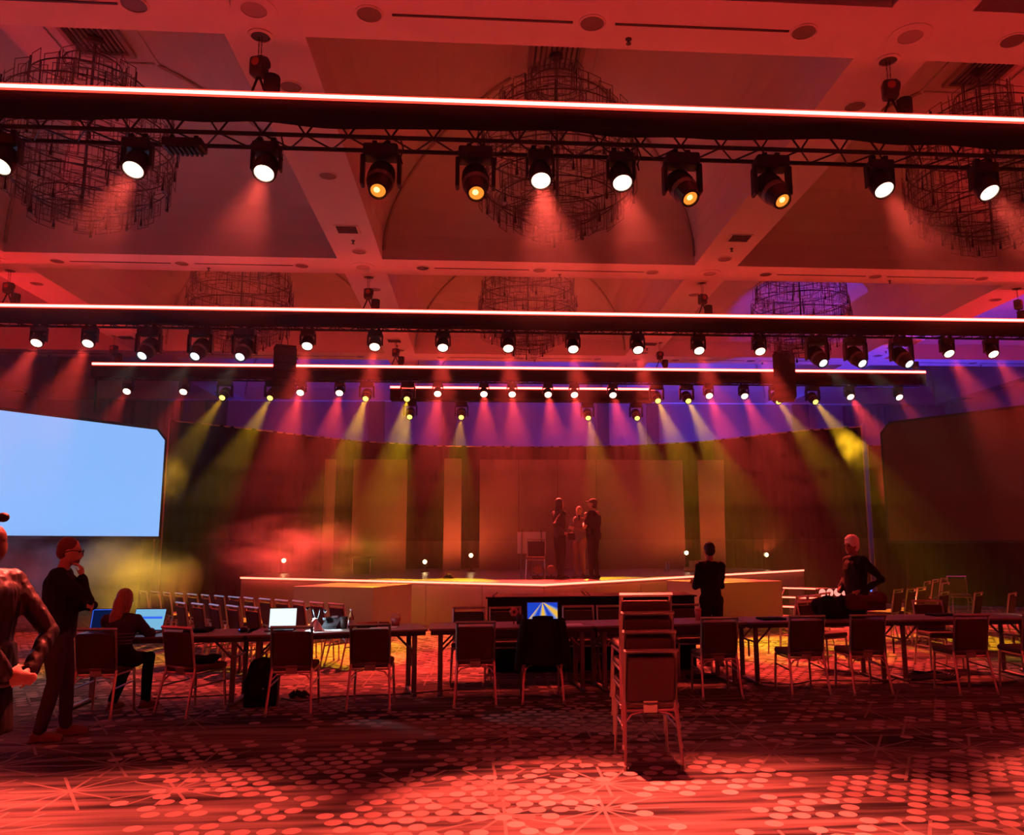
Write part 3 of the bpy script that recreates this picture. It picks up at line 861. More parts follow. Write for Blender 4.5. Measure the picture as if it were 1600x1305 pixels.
# ------------------------------------------------------------------ line arrays
M['spk'] = mat('speaker_cabinet', (.018, .017, .018), .6)
M['spk_grille'] = mat('speaker_mesh', (.05, .045, .045), .5, .3, bump=.6, nscale=120)
def array(label, x, y, ztop, rz, curve):
    t = thing('line_array', label, 'loudspeaker', (x, y, ztop), rz, 'hanging speaker arrays')
    bm = bmesh.new(); bx(bm, (0, -.05, .03), (.5, .5, .05)); obj('bumper_frame', bm, M['black'], t)
    zc, yc, tilt = 0, 0, .02
    for k in range(6):
        tilt += curve
        Mx = Matrix.Translation((0, yc, zc)) @ Matrix.Rotation(-tilt, 4, 'X')
        b = bmesh.new(); prism(b, [(-.28, -.2), (.28, -.2), (.2, .2), (-.2, .2)], -.2, -.006)
        cab = obj('cabinet', b, M['spk'], t, M=Mx)
        b = bmesh.new(); bx(b, (0, -.205, -.1), (.52, .012, .17)); obj('grille', b, M['spk_grille'], cab)
        b = bmesh.new(); bx(b, (.24, -.02, -.1), (.03, .1, .06)); obj('rigging_plate', b, M['chrome'], cab)
        zc -= .2*math.cos(tilt); yc -= .2*math.sin(tilt)*-1
    for s in (-.15, .15):
        bm = bmesh.new(); tube(bm, [(s*.6, 0, .05), (s*.2, .0, ZS-ztop)], .010, 6); obj('hanging_cable', bm, M['black'], t)
array('black line array speaker hanging left of centre by the third truss', -5.0, 20.85, 6.62, .35, .03)
array('black line array speaker hanging right of centre by the third truss', 8.0, 20.85, 6.62, -.38, .03)
# ------------------------------------------------------------------ banquet chairs
def chair_meshes():
    m = {}
    def upright(s):
        return [(s*.195, -.185, .40), (s*.197, -.20, .50), (s*.200, -.235, .70), (s*.200, -.27, .87)]
    bm = bmesh.new()
    for s in (-1, 1):
        tube(bm, upright(s), .0155, 4)
    tube(bm, [(-.215, -.272, .870), (.215, -.272, .870)], .0165, 4)
    tube(bm, [(-.2, -.195, .475), (0, -.212, .465), (.2, -.195, .475)], .0135, 4)
    m['back_frame'] = mesh_of('back_frame', bm, M['chrome'])
    bm = bmesh.new()
    Mx = Matrix.Translation((0, -.232, .655)) @ Matrix.Rotation(math.radians(10.5), 4, 'X')
    rbx(bm, (0, 0, 0), (.375, .045, .345), .016, 2, Mx)
    m['backrest'] = mesh_of('backrest', bm, M['pad'], False)
    bm = bmesh.new()
    Mx = Matrix.Translation((0, -.205, .445)) @ Matrix.Rotation(math.radians(6), 4, 'X')
    rbx(bm, (0, 0, 0), (.115, .012, .10), .005, 1, Mx)
    m['back_plate'] = mesh_of('back_plate', bm, M['chrome'])
    bm = bmesh.new()
    rbx(bm, (0, .02, .455), (.42, .44, .065), .026, 3)
    m['seat'] = mesh_of('seat', bm, M['seatpad'], False)
    bm = bmesh.new()
    tube(bm, [(-.195, -.185, .41), (.195, -.185, .41), (.2, .21, .415), (-.2, .21, .415), (-.195, -.185, .41)], .012, 6)
    m['seat_frame'] = mesh_of('seat_frame', bm, M['chrome'])
    for k, (s, pts) in enumerate(((-1, [(-.198, -.19, .46), (-.21, -.245, .24), (-.222, -.30, 0)]), (1, [(.198, -.19, .46), (.21, -.245, .24), (.222, -.30, 0)]),
                                  (-1, [(-.2, .20, .43), (-.21, .212, .2), (-.215, .22, 0)]), (1, [(.2, .20, .43), (.21, .212, .2), (.215, .22, 0)]))):
        bm = bmesh.new(); tube(bm, pts, [.0145, .0135, .0125], 6); lathe(bm, [(0, .0), (.017, .0), (.017, .03), (.012, .035)], 8, Matrix.Translation(pts[-1]))
        m['leg%d' % k] = mesh_of('leg', bm, M['chrome'], False)
    for k, s in enumerate((-1, 1)):
        bm = bmesh.new(); tube(bm, [(s*.207, -.235, .28), (s*.206, .21, .30)], .009, 6)
        m['str%d' % k] = mesh_of('side_rail', bm, M['chrome'])
        bm = bmesh.new(); tube(bm, [(s*.203, -.215, .33), (s*.15, -.2, .385), (s*.07, -.195, .40)], .008, 6)
        m['bow%d' % k] = mesh_of('bow_brace', bm, M['chrome'])
    return m
CH = chair_meshes()
def chair(label, x, y, rz, group, z=0.0):
    t = thing('banquet_chair', label, 'chair', (x, y, z), rz, group)
    for k in ('back_frame', 'backrest', 'back_plate', 'seat', 'seat_frame'): link(k, CH[k], t)
    for k in range(4): link('leg', CH['leg%d' % k], t)
    for k in range(2): link('side_rail', CH['str%d' % k], t); link('bow_brace', CH['bow%d' % k], t)
    return t
GT = 'chairs drawn up to the near side of the long table row'
for lab, x, y, rz in (
        ('chair at the left end of the tables where the woman sits', -3.86, 9.12, -.05),
        ('chair turned to the right with a dark garment on its seat', -2.97, 9.16, -.50),
        ('chair in front of the glowing white laptop', -1.93, 9.10, .02),
        ('chair below the bottle, right of the white laptop chair', -1.15, 9.24, .0),
        ('chair pulled to the middle table, left of the jacket chair', -.05, 9.36, .0),
        ('chair hung with a black jacket before the yellow laptop', .68, 9.46, .0),
        ('chair just right of the stack of chairs at the tables', 2.66, 9.52, .0),
        ('chair in front of the dark bag pile, left of two', 3.67, 9.56, .03),
        ('chair in front of the dark bag pile, right of two', 4.40, 9.58, .0),
        ('chair second from the right edge at the tables', 5.55, 9.46, .02),
        ('chair cut by the right edge of the picture', 6.38, 9.5, .05)):
    chair(lab, x, y, rz, GT)
for k in range(4):
    chair('%s chair in the stack of four standing alone' % ('lowest', 'second lowest', 'second highest', 'topmost')[k], 1.325, 6.80+.05*k, .0, 'stack of four banquet chairs', .14*k)
GF = 'chairs on the far side of the table row'
for lab, x, y, rz in (('chair across the table behind the middle chair, leftmost', -.15, 10.86, PI), ('chair across the table beside the plush flower', .34, 10.86, PI+.05),
                      ('chair across the table right of the yellow laptop', 1.30, 10.92, PI), ('chair across the table half hidden by the chair stack', 1.76, 10.92, PI),
                      ('chair across the table between stack and arms crossed man', 2.76, 10.98, PI),
                      ('chair across the table behind the dark bag pile', 4.72, 11.35, PI+.5),
                      ('chair facing the tables with a dark back, right of the bag pile', 6.27, 11.2, PI-.1)):
    chair(lab, x, y, rz, GF)
f45 = Vector((math.sin(PI/4), math.cos(PI/4)))
GL = 'slanting rows of chairs on the left'
for k in range(14):
    a = Vector((-6.21, 16.06)).lerp(Vector((-2.02, 12.10)), k/13)+f45*.27
    chair('chair in the long slanting row at the left, %s from its far end' % ORD[k], a.x, a.y, -PI/4-.14+.05*math.sin(k*2.1), GL)
for k in range(5):
    a = Vector((-4.35, 12.66)).lerp(Vector((-3.06, 11.62)), k/4)+f45*.27
    chair('chair in the short row before the long left row, %s from its far end' % ORD[k], a.x, a.y, -PI/4-.14+.05*math.sin(k*2.1), GL)
GR = 'loosely set chairs on the right'
for lab, px, py, rz in (('chair beside the right stage block, nearest to it', 1253, 931, .8), ('second chair from the right stage block', 1271, 929, .8), ('third chair from the right stage block, by the lamp bar', 1289, 926, .8),
                        ('chair just right of the white haired man', 1404, 920, .75), ('second chair right of the white haired man', 1424, 919, .75), ('third chair right of the white haired man', 1440, 917, .75),
                        ('yellow rimmed chair in the far right row, nearest of three', 1449, 908, .8), ('yellow rimmed chair in the far right row, middle of three', 1462, 905, .8), ('yellow rimmed chair in the far right row, farthest of three', 1474, 903, .8),
                        ('chair before the yellow rimmed row', 1478, 910, .75), ('chair standing in front of the lone facing chair', 1475, 924, .7),
                        ('lone chair whose padded front faces the room, far right', 1494, 900, PI-.35),
                        ('solitary chair near the right edge, left of two', 1529, 925, .75), ('solitary chair nearest the right edge behind the tables', 1582, 926, .75)):
    p = at_z(px, py, .885); d = Vector((-math.sin(rz), math.cos(rz)))
    chair(lab, p.x+d.x*.27, p.y+d.y*.27, rz, GR)

# ------------------------------------------------------------------ tables
J = [(-4.42, 9.22), (-2.50, 9.27), (-.58, 9.68), (1.34, 9.76), (3.22, 9.98), (5.10, 10.03), (6.98, 10.03), (8.86, 10.0)]
TZ = .75
TABLES = []
tl = ('table at the left end with the laptops in front of the seated woman', 'table with the white laptop and lit lamp', 'table with the yellow and blue laptop', 'table behind the stack of chairs',
      'table carrying the dark bag pile', 'table right of the bag pile', 'table at the right edge of the picture')
for k in range(7):
    a, b = Vector((*J[k], 0)), Vector((*J[k+1], 0)); d = (b-a).normalized(); W = (b-a).length-.015; rz = math.atan2(d.y, d.x)
    t = thing('folding_table', 'long folding ' + tl[k], 'table', a, rz, 'folding tables set end to end')
    TABLES.append((a, rz))
    bm = bmesh.new(); rbx(bm, (W/2, .38, TZ-.012), (W, .76, .024), .004, 1); obj('tabletop', bm, M['table'], t)
    bm = bmesh.new(); bx(bm, (W/2, .015, TZ-.045), (W-.04, .02, .05)); bx(bm, (W/2, .745, TZ-.045), (W-.04, .02, .05)); bx(bm, (.03, .38, TZ-.045), (.02, .71, .05)); bx(bm, (W-.03, .38, TZ-.045), (.02, .71, .05))
    obj('apron', bm, M['table_edge'], t)
    for s, x in ((1, .13), (-1, W-.13)):
        for y in (.12, .64):
            bm = bmesh.new(); rbx(bm, (x, y, .36), (.055, .04, .70), .008, 1); obj('leg', bm, M['leg'], t)
        bm = bmesh.new(); rbx(bm, (x, .38, .025), (.05, .70, .035), .01, 1); obj('foot_bar', bm, M['leg'], t)
        bm = bmesh.new(); tube(bm, [(x, .38, .30), (x, .38, .5)], .012, 6); tube(bm, [(x, .12, .5), (x, .64, .5)], .012, 6); obj('cross_rail', bm, M['leg'], t)
        for y in (.12, .64):
            bm = bmesh.new(); tube(bm, [(x+s*.02, y, .50), (x+s*.22, y, .70)], .013, 6); obj('folding_brace', bm, M['leg'], t)

# ------------------------------------------------------------------ blocks and counter before the stage
def block(label, P0, u, v, lu, lv, h):
    t = thing('stage_block', label, 'block', (*P0, 0))
    P0 = Vector((0, 0)); u = Vector(u).normalized(); v = Vector(v).normalized()
    poly = [P0, P0+u*lu, P0+u*lu+v*lv, P0+v*lv]
    c = sum(poly, Vector((0, 0)))/4
    if (poly[1]-poly[0]).cross(poly[2]-poly[1]) < 0: poly = poly[::-1]
    bm = bmesh.new(); prism(bm, [(p.x, p.y) for p in poly], 0, h-.03); obj('fabric_wrap', bm, M['wrap'], t)
    bm = bmesh.new(); prism(bm, [(c.x+(p.x-c.x)*1.012, c.y+(p.y-c.y)*1.012) for p in poly], h-.03, h); obj('lid', bm, M['wrap'], t)
block('fabric wrapped block left of centre before the stage', (-2.0, 15.9), (-.916, .40), (.40, .916), 1.75, 1.5, .91)
block('fabric wrapped block right of centre behind the arms crossed man', (4.48, 15.9), (.916, .40), (-.40, .916), 1.75, 1.5, .93)
t = thing('draped_counter', 'long black draped counter behind the middle tables', 'counter', (1.52, 11.75, 0))
bm = bmesh.new(); n = 60; w0, w1 = -1.42, 1.42; cols = []
for face in (0,):
    for i in range(n+1):
        x = w0+(w1-w0)*i/n; yy = -.35+.012*math.sin(i*1.3)
        cols.append((bm.verts.new((x, yy-.01, .02)), bm.verts.new((x, yy, .97))))
for a, c in zip(cols, cols[1:]): bm.faces.new((a[0], c[0], c[1], a[1]))
o = obj('skirt', bm, M['black_cloth'], t, True); o.modifiers.new('thickness', 'SOLIDIFY').thickness = .01
bm = bmesh.new(); rbx(bm, (0, 0, .49), (2.82, .66, .96), .01, 1); obj('case_body', bm, M['black_cloth'], t)
bm = bmesh.new(); bx(bm, (0, 0, .98), (2.9, .74, .02)); obj('top', bm, M['black_cloth'], t)
for x, q in ((-1.36, 1), (-.06, -1), (.0, -1), (.72, -1)):
    bm = bmesh.new(); tube(bm, [(x, -.2, .985), (x+q*.07, -.2, 1.05)], .012, 6); obj('grab_handle', bm, M['chrome'], t)

# stage steps and lamp bar at the right of the stage
t = thing('stage_steps', 'small stage steps with glowing pink nosings, right of the block', 'steps', (6.55, 17.3, 0), -.72)
for k in range(4):
    bm = bmesh.new(); bx(bm, (0, .28*k, .18*(k+1)-.02), (.9, .3, .04)); tr = obj('tread', bm, M['stage_top'], t)
    bm = bmesh.new(); bx(bm, (0, .28*k-.152, .18*(k+1)-.015), (.9, .006, .022)); obj('nosing_light', bm, M['led_stage'], tr)
for s in (-1, 1):
    bm = bmesh.new(); prism(bm, [(-.15, .0), (1.0, .0), (1.0, .72), (.85, .72)], -.015, .015, Matrix.Translation((s*.46, 0, 0)) @ Matrix.Rotation(PI/2, 4, 'Z') @ Matrix.Rotation(PI/2, 4, 'X')); obj('stringer', bm, M['black'], t)
M['lamp_pink'] = emis('lamp_pink', (1.0, .25, .2), 1.6, False)
p = at_y(1303, 926, 16.6)
t = thing('lamp_bar', 'low bar of four round pink lamps beside the stage steps', 'lamp bar', (p.x, 16.6, 0), .15)
bm = bmesh.new(); rbx(bm, (0, .06, p.z), (.72, .1, .16), .02); obj('bar', bm, M['black'], t)
for k in range(4):
    bm = bmesh.new(); lathe(bm, [(0, .03), (.05, .025), (.075, 0), (.08, -.02), (0, -.02)], 14, Matrix.Translation((-.255+.17*k, 0, p.z)) @ Matrix.Rotation(PI/2, 4, 'X')); obj('lamp', bm, M['lamp_pink'], t)
bm = bmesh.new(); tube(bm, [(0, .06, 0), (0, .06, p.z)], .025, 8); lathe(bm, [(0, 0), (.2, 0), (.2, .02), (0, .02)], 12, Matrix.Translation((0, .06, 0))); obj('stand', bm, M['black'], t)
light(t, (0, -.1, p.z), (.0, -1, -.5), RED, 120, 130, .6, .1, 'lamp_bar_light')
# ------------------------------------------------------------------ people
def ell(bm, c, r, rot=None, n=14):
    Mx = Matrix.Translation(c) @ (rot.to_4x4() if rot is not None else Matrix.Identity(4)) @ Matrix.Diagonal((*r, 1))
    k = n//2
    lathe(bm, [(math.sin(PI*i/k), -math.cos(PI*i/k)) if 0 < i < k else (0, -math.cos(PI*i/k)) for i in range(k+1)], n, Mx)
def limb(bm, pts, rs, n=10):
    q, rr = [], []
    pts = [Vector(p) for p in pts]
    tube(bm, pts, rs, n)
    for p, r in zip(pts, rs): ell(bm, p, (r, r, r), None, 10)
def loft(bm, secs, n=18):
    """secs: (centre, rx, ry) horizontal ellipses from bottom to top"""
    rings = []
    for c, rx, ry in secs:
        rings.append([bm.verts.new((c[0]+rx*math.cos(2*PI*k/n), c[1]+ry*math.sin(2*PI*k/n), c[2])) for k in range(n)])
    for A, B in zip(rings, rings[1:]):
        for k in range(n): bm.faces.new((A[k], A[(k+1) % n], B[(k+1) % n], B[k]))
    bm.faces.new(rings[0][::-1]); bm.faces.new(rings[-1])
FUSE = bpy.data.scenes.new('fuse')
def fuse(name, bm, mt, parent, voxel=.014, smooth=4, wrinkle=0.0, crease=(9, 4)):
    """merge overlapping closed pieces into one continuous smooth surface"""
    bmesh.ops.recalc_face_normals(bm, faces=list(bm.faces))
    me = bpy.data.meshes.new(name); bm.to_mesh(me); bm.free()
    tmp = bpy.data.objects.new('fuse_tmp', me); FUSE.collection.objects.link(tmp)
    r = tmp.modifiers.new('r', 'REMESH'); r.mode = 'VOXEL'; r.voxel_size = voxel; r.use_smooth_shade = True
    if smooth:
        s = tmp.modifiers.new('s', 'SMOOTH'); s.iterations = smooth; s.factor = .5
    vl = FUSE.view_layers[0]; vl.update(); dg = vl.depsgraph
    out = bpy.data.meshes.new_from_object(tmp.evaluated_get(dg))
    bpy.data.objects.remove(tmp); bpy.data.meshes.remove(me)
    if wrinkle:
        from mathutils import noise as mn
        nn = [v.normal.copy() for v in out.vertices]
        for v, q in zip(out.vertices, nn):
            c = v.co
            u, w = crease
            a = mn.noise(Vector((c.x*u, c.y*u, c.z*w))); b = mn.noise(Vector((c.x*u*1.6+3, c.y*u*1.6, c.z*w*1.7+c.x*w)))
            v.co = c+q*wrinkle*((1-abs(a)*2.2)+.6*(1-abs(b)*2.2)-.6)
    out.materials.clear(); out.materials.append(mt)
    for p in out.polygons: p.use_smooth = True
    return link(name, out, parent)
def hand(bm, wrist, f, nrm, thumb, curl=.35, s=1.0):
    """f: finger direction, nrm: palm side, thumb: +1 / -1 side of the palm"""
    f = Vector(f).normalized(); nrm = Vector(nrm); nrm = (nrm-f*nrm.dot(f)).normalized(); sd = f.cross(nrm).normalized()*thumb
    w = Vector(wrist)
    R3 = Matrix((sd, f, nrm)).transposed()
    ell(bm, w+f*.05*s, (.041*s, .055*s, .016*s), R3, 12)
    for k, L in enumerate((.072, .082, .076, .058)):
        p = w+f*.088*s+sd*(.03-.02*k)*s; d = f.copy(); pts = [p-f*.02*s]; a = 0
        for seg in (.45, .32, .23):
            a += curl*(.6 if seg > .4 else 1.0)
            d = (f*math.cos(a)+nrm*math.sin(a)).normalized()
            pts.append(pts[-1]+d*(L*seg*s+(.02*s if seg > .4 else 0)))
        limb(bm, pts, [.0092*s, .0088*s, .0082*s, .0072*s], 8)
    b = w+f*.025*s+sd*.028*s
    limb(bm, [b, b+(f*.55+sd*.75+nrm*.25).normalized()*.04*s, b+(f*.55+sd*.75+nrm*.25).normalized()*.04*s+(f*.9+sd*.25+nrm*.35).normalized()*.036*s], [.0115*s, .0105*s, .009*s], 8)
def RX(a): return Matrix.Rotation(a, 3, 'X')
def RZ(a): return Matrix.Rotation(a, 3, 'Z')
def head_build(bm, c, R3, s=1.0):
    T = lambda p: Vector(c)+R3 @ (Vector(p)*s)
    ell(bm, T((0, -.012, .02)), (.076*s, .097*s, .103*s), R3, 18)      # skull
    ell(bm, T((0, .022, -.03)), (.064*s, .072*s, .085*s), R3, 16)      # face
    ell(bm, T((0, .045, -.085)), (.042*s, .042*s, .032*s), R3, 12)     # chin
    limb(bm, [T((0, .088, .01)), T((0, .108, -.025)), T((0, .098, -.038))], [.011*s, .014*s, .015*s], 8)   # nose
    ell(bm, T((0, .080, .022)), (.05*s, .016*s, .012*s), R3, 10)       # brow
    ell(bm, T((0, .085, -.060)), (.022*s, .012*s, .010*s), R3, 8)      # lips
    for k in (-1, 1):
        ell(bm, T((k*.078, -.008, -.012)), (.010*s, .02*s, .032*s), R3, 8)
def face_parts(t, c, R3, s=1.0):
    T = lambda p: Vector(c)+R3 @ (Vector(p)*s)
    for k in (-1, 1):
        bm = bmesh.new(); ell(bm, T((k*.031, .079, .004)), (.013*s, .009*s, .008*s), R3, 8); obj('eye', bm, M['eye'], t, True)
    bm = bmesh.new(); ell(bm, T((0, .0945, -.060)), (.021*s, .005*s, .006*s), R3, 8); obj('lips', bm, M['lips'], t, True)
def shoe(t, ankle, yaw, mt, s=1.0):
    bm = bmesh.new(); R3 = RZ(yaw); A = Vector((ankle[0], ankle[1], 0))
    T = lambda p: A+R3 @ (Vector(p)*s)+Vector((0, 0, ankle[2]-.09 if ankle[2] > .12 else 0))
    ell(bm, T((0, -.015, .05)), (.042*s, .065*s, .045*s), R3, 12); ell(bm, T((0, .10, .036)), (.046*s, .10*s, .034*s), R3, 12); ell(bm, T((0, .06, .048)), (.04*s, .09*s, .04*s), R3, 12)
    bx(bm, (0, .055, .009), (.085*s, .27*s, .018), Matrix.Translation(T((0, 0, 0))) @ R3.to_4x4())
    fuse('shoe', bm, mt, t, .012, 2)
M['skin'] = mat('skin', (.52, .33, .25), .55, 0, .35)
M['skin_pale'] = mat('skin_pale', (.62, .44, .36), .55, 0, .35)
M['eye'] = mat('eye', (.05, .04, .035), .2)
M['lips'] = mat('lips', (.40, .17, .15), .5)
M['hair_dark'] = mat('dark_hair', (.020, .014, .011), .5, noise=.5, nscale=60)
M['hair_brown'] = mat('brown_hair', (.12, .06, .035), .5, noise=.5, nscale=60)
M['hair_blond'] = mat('blond_hair', (.30, .17, .09), .5, noise=.6, nscale=50)
M['hair_white'] = mat('white_hair', (.85, .82, .80), .6, noise=.2, nscale=50)
M['cloth_black'] = mat('black_clothing', (.012, .011, .012), .85, 0, .15, bump=.2, nscale=14)
M['cloth_char'] = mat('charcoal_clothing', (.05, .05, .06), .85, 0, .15, bump=.2, nscale=14)
M['satin'] = mat('satin_jacket', (.012, .010, .010), .45, 0, .5, bump=.5, nscale=7)
M['tan'] = mat('tan_trousers', (.42, .27, .18), .85)
M['skin_shaded'] = mat('skin_shaded', (.30, .17, .125), .6, 0, .3)  # backlit face shade put into the white haired man's skin colour
M['cloth_grey'] = mat('grey_shirt', (.20, .18, .17), .85)
M['leather'] = mat('brown_leather', (.16, .09, .06), .5)

BASE = dict(pelvis=(0, 0, .95), belly=(0, .012, 1.10), chest=(0, .005, 1.29), neckb=(0, -.015, 1.45), neck=(0, .005, 1.53), head=(0, .02, 1.64),
            shL=(-.185, -.012, 1.415), elL=(-.235, -.03, 1.14), wrL=(-.25, .05, .89), shR=(.185, -.012, 1.415), elR=(.235, -.03, 1.14), wrR=(.25, .05, .89),
            hipL=(-.088, 0, .93), knL=(-.10, .025, .50), anL=(-.105, -.02, .09), hipR=(.088, 0, .93), knR=(.10, .025, .50), anR=(.105, -.02, .09))
def person(label, loc, rz, H, pose, shirt, trousers, shoes, skin='skin', handsL=None, handsR=None, headR=None, sleeve=1.0, voxel=.013, toes=(.1, -.1), wide=1.0, hem=None, bare_legs=False, fs=1.0):
    t = thing('person', label, 'person', loc, rz)
    k = H/1.75; P = {q: Vector(v)*k for q, v in BASE.items()}
    for q, v in pose.items(): P[q] = Vector(v)*k
    HR = headR if headR is not None else Matrix.Identity(3)
    def torso(bm, g):
        a, b_, c, d = P['pelvis'], P['belly'], P['chest'], P['neckb']
        loft(bm, [(a-Vector((0, 0, .10)), (.14*wide+g)*k, (.10*wide+g)*k), (a, (.165*wide+g)*k, (.115*wide+g)*k), (b_, (.150*wide+g)*k, (.11*wide+g)*k), (a.lerp(c, .75), (.16*wide+g)*k, (.115*wide+g)*k),
                  (c, (.175*wide+g)*k, (.118*wide+g)*k), (c.lerp(d, .55), (.165*wide+g)*k, (.105*wide+g)*k), (d, (.10+g)*k, (.075+g)*k)])
        for s in 'LR': limb(bm, [c.lerp(d, .75), P['sh'+s]], [(.075+g)*k, (.064+g)*k])
    def arms(bm, g, upto=1.0):
        for s in 'LR':
            e = P['el'+s]; w = P['wr'+s]; w2 = e.lerp(w, max(0, min(1, upto)))
            if upto > 0: limb(bm, [P['sh'+s], P['sh'+s].lerp(e, .5), e, e.lerp(w2, .5), w2], [(.060+g)*k, (.052+g)*k, (.043+g)*k, (.040+g)*k, (.034+g)*k])
            else: limb(bm, [P['sh'+s], P['sh'+s].lerp(e, .65)], [(.060+g)*k, (.056+g)*k])
    def legs(bm, g):
        for s in 'LR':
            h, n_, a = P['hip'+s], P['kn'+s], P['an'+s]
            limb(bm, [h, h.lerp(n_, .5), n_, n_.lerp(a, .35), a], [(.088+g)*k, (.075+g)*k, (.055+g)*k, (.052+g)*k, (.038+g*1.3)*k])
    # body
    bm = bmesh.new(); torso(bm, -.012); arms(bm, -.004); legs(bm, -.006)
    limb(bm, [P['neckb']-Vector((0, 0, .03)), P['neck']], [.056*k, .052*k])
    limb(bm, [P['neck'], P['head']-HR @ Vector((0, .01, .05))], [.052*k, .05*k])
    head_build(bm, P['head'], HR, k)
    for s, hs in (('L', handsL), ('R', handsR)):
        if hs is None:
            d = (P['wr'+s]-P['el'+s]).normalized(); hs = (d, (1 if s == 'L' else -1, .2, 0), 1 if s == 'L' else -1, .35)
        hand(bm, P['wr'+s], *hs[:4], s=k*fs)
    fuse('body', bm, M[skin], t, voxel if voxel < .012 else .0115, 2)
    face_parts(t, P['head'], HR, k)
    # clothing
    bm = bmesh.new(); torso(bm, .012); arms(bm, .010, sleeve)
    if hem:
        a = P['pelvis']; loft(bm, [((a.x, a.y, hem*k), .21*wide*k, .16*wide*k), ((a.x, a.y, a.z-.05), .195*wide*k, .145*wide*k), ((a.x, a.y, a.z+.12), .17*wide*k, .13*wide*k)])
    fuse('shirt', bm, M[shirt], t, voxel, 5, .006 if shirt == 'satin' else .007, (22, 4) if shirt == 'satin' else (10, 5))
    bm = bmesh.new()
    a = P['pelvis']; loft(bm, [(a-Vector((0, 0, .10))*k, .15*wide*k, .115*wide*k), (a, .172*wide*k, .122*wide*k), (a+Vector((0, 0, .08))*k, .16*wide*k, .118*wide*k)])
    if bare_legs:
        for s in 'LR':
            h, n_ = P['hip'+s], P['kn'+s]; limb(bm, [h, h.lerp(n_, .7)], [.098*k, .085*k])
    else: legs(bm, .012)
    fuse('trousers', bm, M[trousers], t, voxel, 4, .006)
    for s, ty in zip('LR', toes):
        shoe(t, P['an'+s], ty, M[shoes], k)
    return t, P, HR, k
def hair(t, c, R3, k, mt, style, grow=1.0):
    k = k*grow
    T = lambda p: Vector(c)+R3 @ (Vector(p)*k)
    bm = bmesh.new()
    ell(bm, T((0, -.024, .040)), (.083*k, .094*k, .094*k), R3, 16)
    if style in ('short', 'white'):
        ell(bm, T((0, -.05, -.005)), (.078*k, .064*k, .075*k), R3, 14)
        if style == 'white':
            for a in range(26):
                u, w = a*2.4, .25+.9*((a*7) % 26)/26
                ell(bm, T((.080*math.cos(u)*math.sin(w), -.026+.092*math.sin(u)*math.sin(w), .040+.092*math.cos(w))), (.020*k, .020*k, .018*k), R3, 8)
    if style == 'long':
        ell(bm, T((0, -.06, -.06)), (.085*k, .065*k, .13*k), R3, 14); ell(bm, T((0, -.075, -.19)), (.085*k, .05*k, .14*k), R3, 12)
        for s in (-1, 1): limb(bm, [T((s*.07, -.01, .03)), T((s*.082, -.01, -.09)), T((s*.075, -.02, -.22))], [.026*k, .028*k, .014*k])
    if style == 'bun':
        ell(bm, T((0, -.05, -.01)), (.082*k, .07*k, .09*k), R3, 14); ell(bm, T((0, -.04, .155)), (.04*k, .04*k, .035*k), R3, 10)
        for s in (-1, 1): limb(bm, [T((s*.075, .02, .03)), T((s*.088, .03, -.06)), T((s*.08, .02, -.14))], [.016*k, .014*k, .006*k])
    fuse('hair', bm, mt, t, .011, 2)

# man with glasses, hand at his chin
t, P, HR, k = person('man in black jacket and dark glasses, hand on chin, standing left', (-3.84, 8.02, 0), -1.30, 1.77,
    dict(elR=(.17, .25, 1.20), wrR=(.055, .165, 1.40), elL=(-.22, .13, 1.13), wrL=(.06, .27, 1.15), anL=(-.12, .10, .09), knL=(-.11, .08, .50), anR=(.11, -.06, .09), head=(0, .045, 1.635), neck=(0, .015, 1.53)),
    'cloth_black', 'cloth_char', 'leather', handsR=((-.25, -.05, 1), (-.35, -1, .1), 1, .75), handsL=((1, .15, .1), (.0, -1, 0), 1, .4), headR=RZ(.12) @ RX(-.12), wide=1.16, voxel=.0125)
hair(t, P['head'], HR, k, M['hair_brown'], 'short')
bm = bmesh.new(); T = lambda p: P['head']+HR @ (Vector(p)*k)
for s in (-1, 1):
    c = T((s*.034, .108, .006)); Rm = Matrix.Translation(c) @ HR.to_4x4()
    for z in (-.02, .02): bx(bm, (0, 0, z), (.054, .006, .008), Rm)
    for x in (-.026, .026): bx(bm, (x, 0, 0), (.007, .006, .042), Rm)
    tube(bm, [T((s*.062, .106, .014)), T((s*.082, .02, .012)), T((s*.082, -.035, -.01))], .0045, 6)
tube(bm, [T((-.01, .112, .008)), T((.01, .112, .008))], .0035, 6)
obj('glasses', bm, M['plastic'], t)
bm = bmesh.new(); ell(bm, T((0, .055, -.082)), (.048*k, .044*k, .034*k), HR, 12); ell(bm, T((0, .098, -.048)), (.026*k, .010*k, .008*k), HR, 8); fuse('beard', bm, M['hair_brown'], t, .01, 1)

# woman at the left edge, cut by the frame, her hands clasped behind her back
t, P, HR, k = person('woman in a shiny dark jacket, hands clasped behind her, cut by the left edge', (x_at(-32, 5.3, 1.2), 5.3, 0), 1.30, 1.84,
    dict(elL=(-.25, -.26, 1.13), wrL=(-.10, -.29, .93), elR=(.25, -.24, 1.12), wrR=(.06, -.30, .92), anR=(.12, .06, .09), anL=(-.10, -.02, .09), head=(-.0, .02, 1.62)),
    'satin', 'tan', 'leather', handsL=((.62, -.62, -.25), (.5, .6, -.3), 1, .28), handsR=((-.75, -.35, -.2), (-.1, .8, .1), 1, .45), headR=RZ(.15), wide=1.25, hem=.84, voxel=.013)
hair(t, P['head'], HR, k, M['hair_brown'], 'bun')
bm = bmesh.new()
loft(bm, [((0, 0, .60), .23, .20), ((0, 0, .70), .225, .195), ((0, 0, .90), .20, .17), ((0, 0, 1.0), .18, .15)]); fuse('skirt', bm, M['cloth_black'], t, .016, 3, .008)
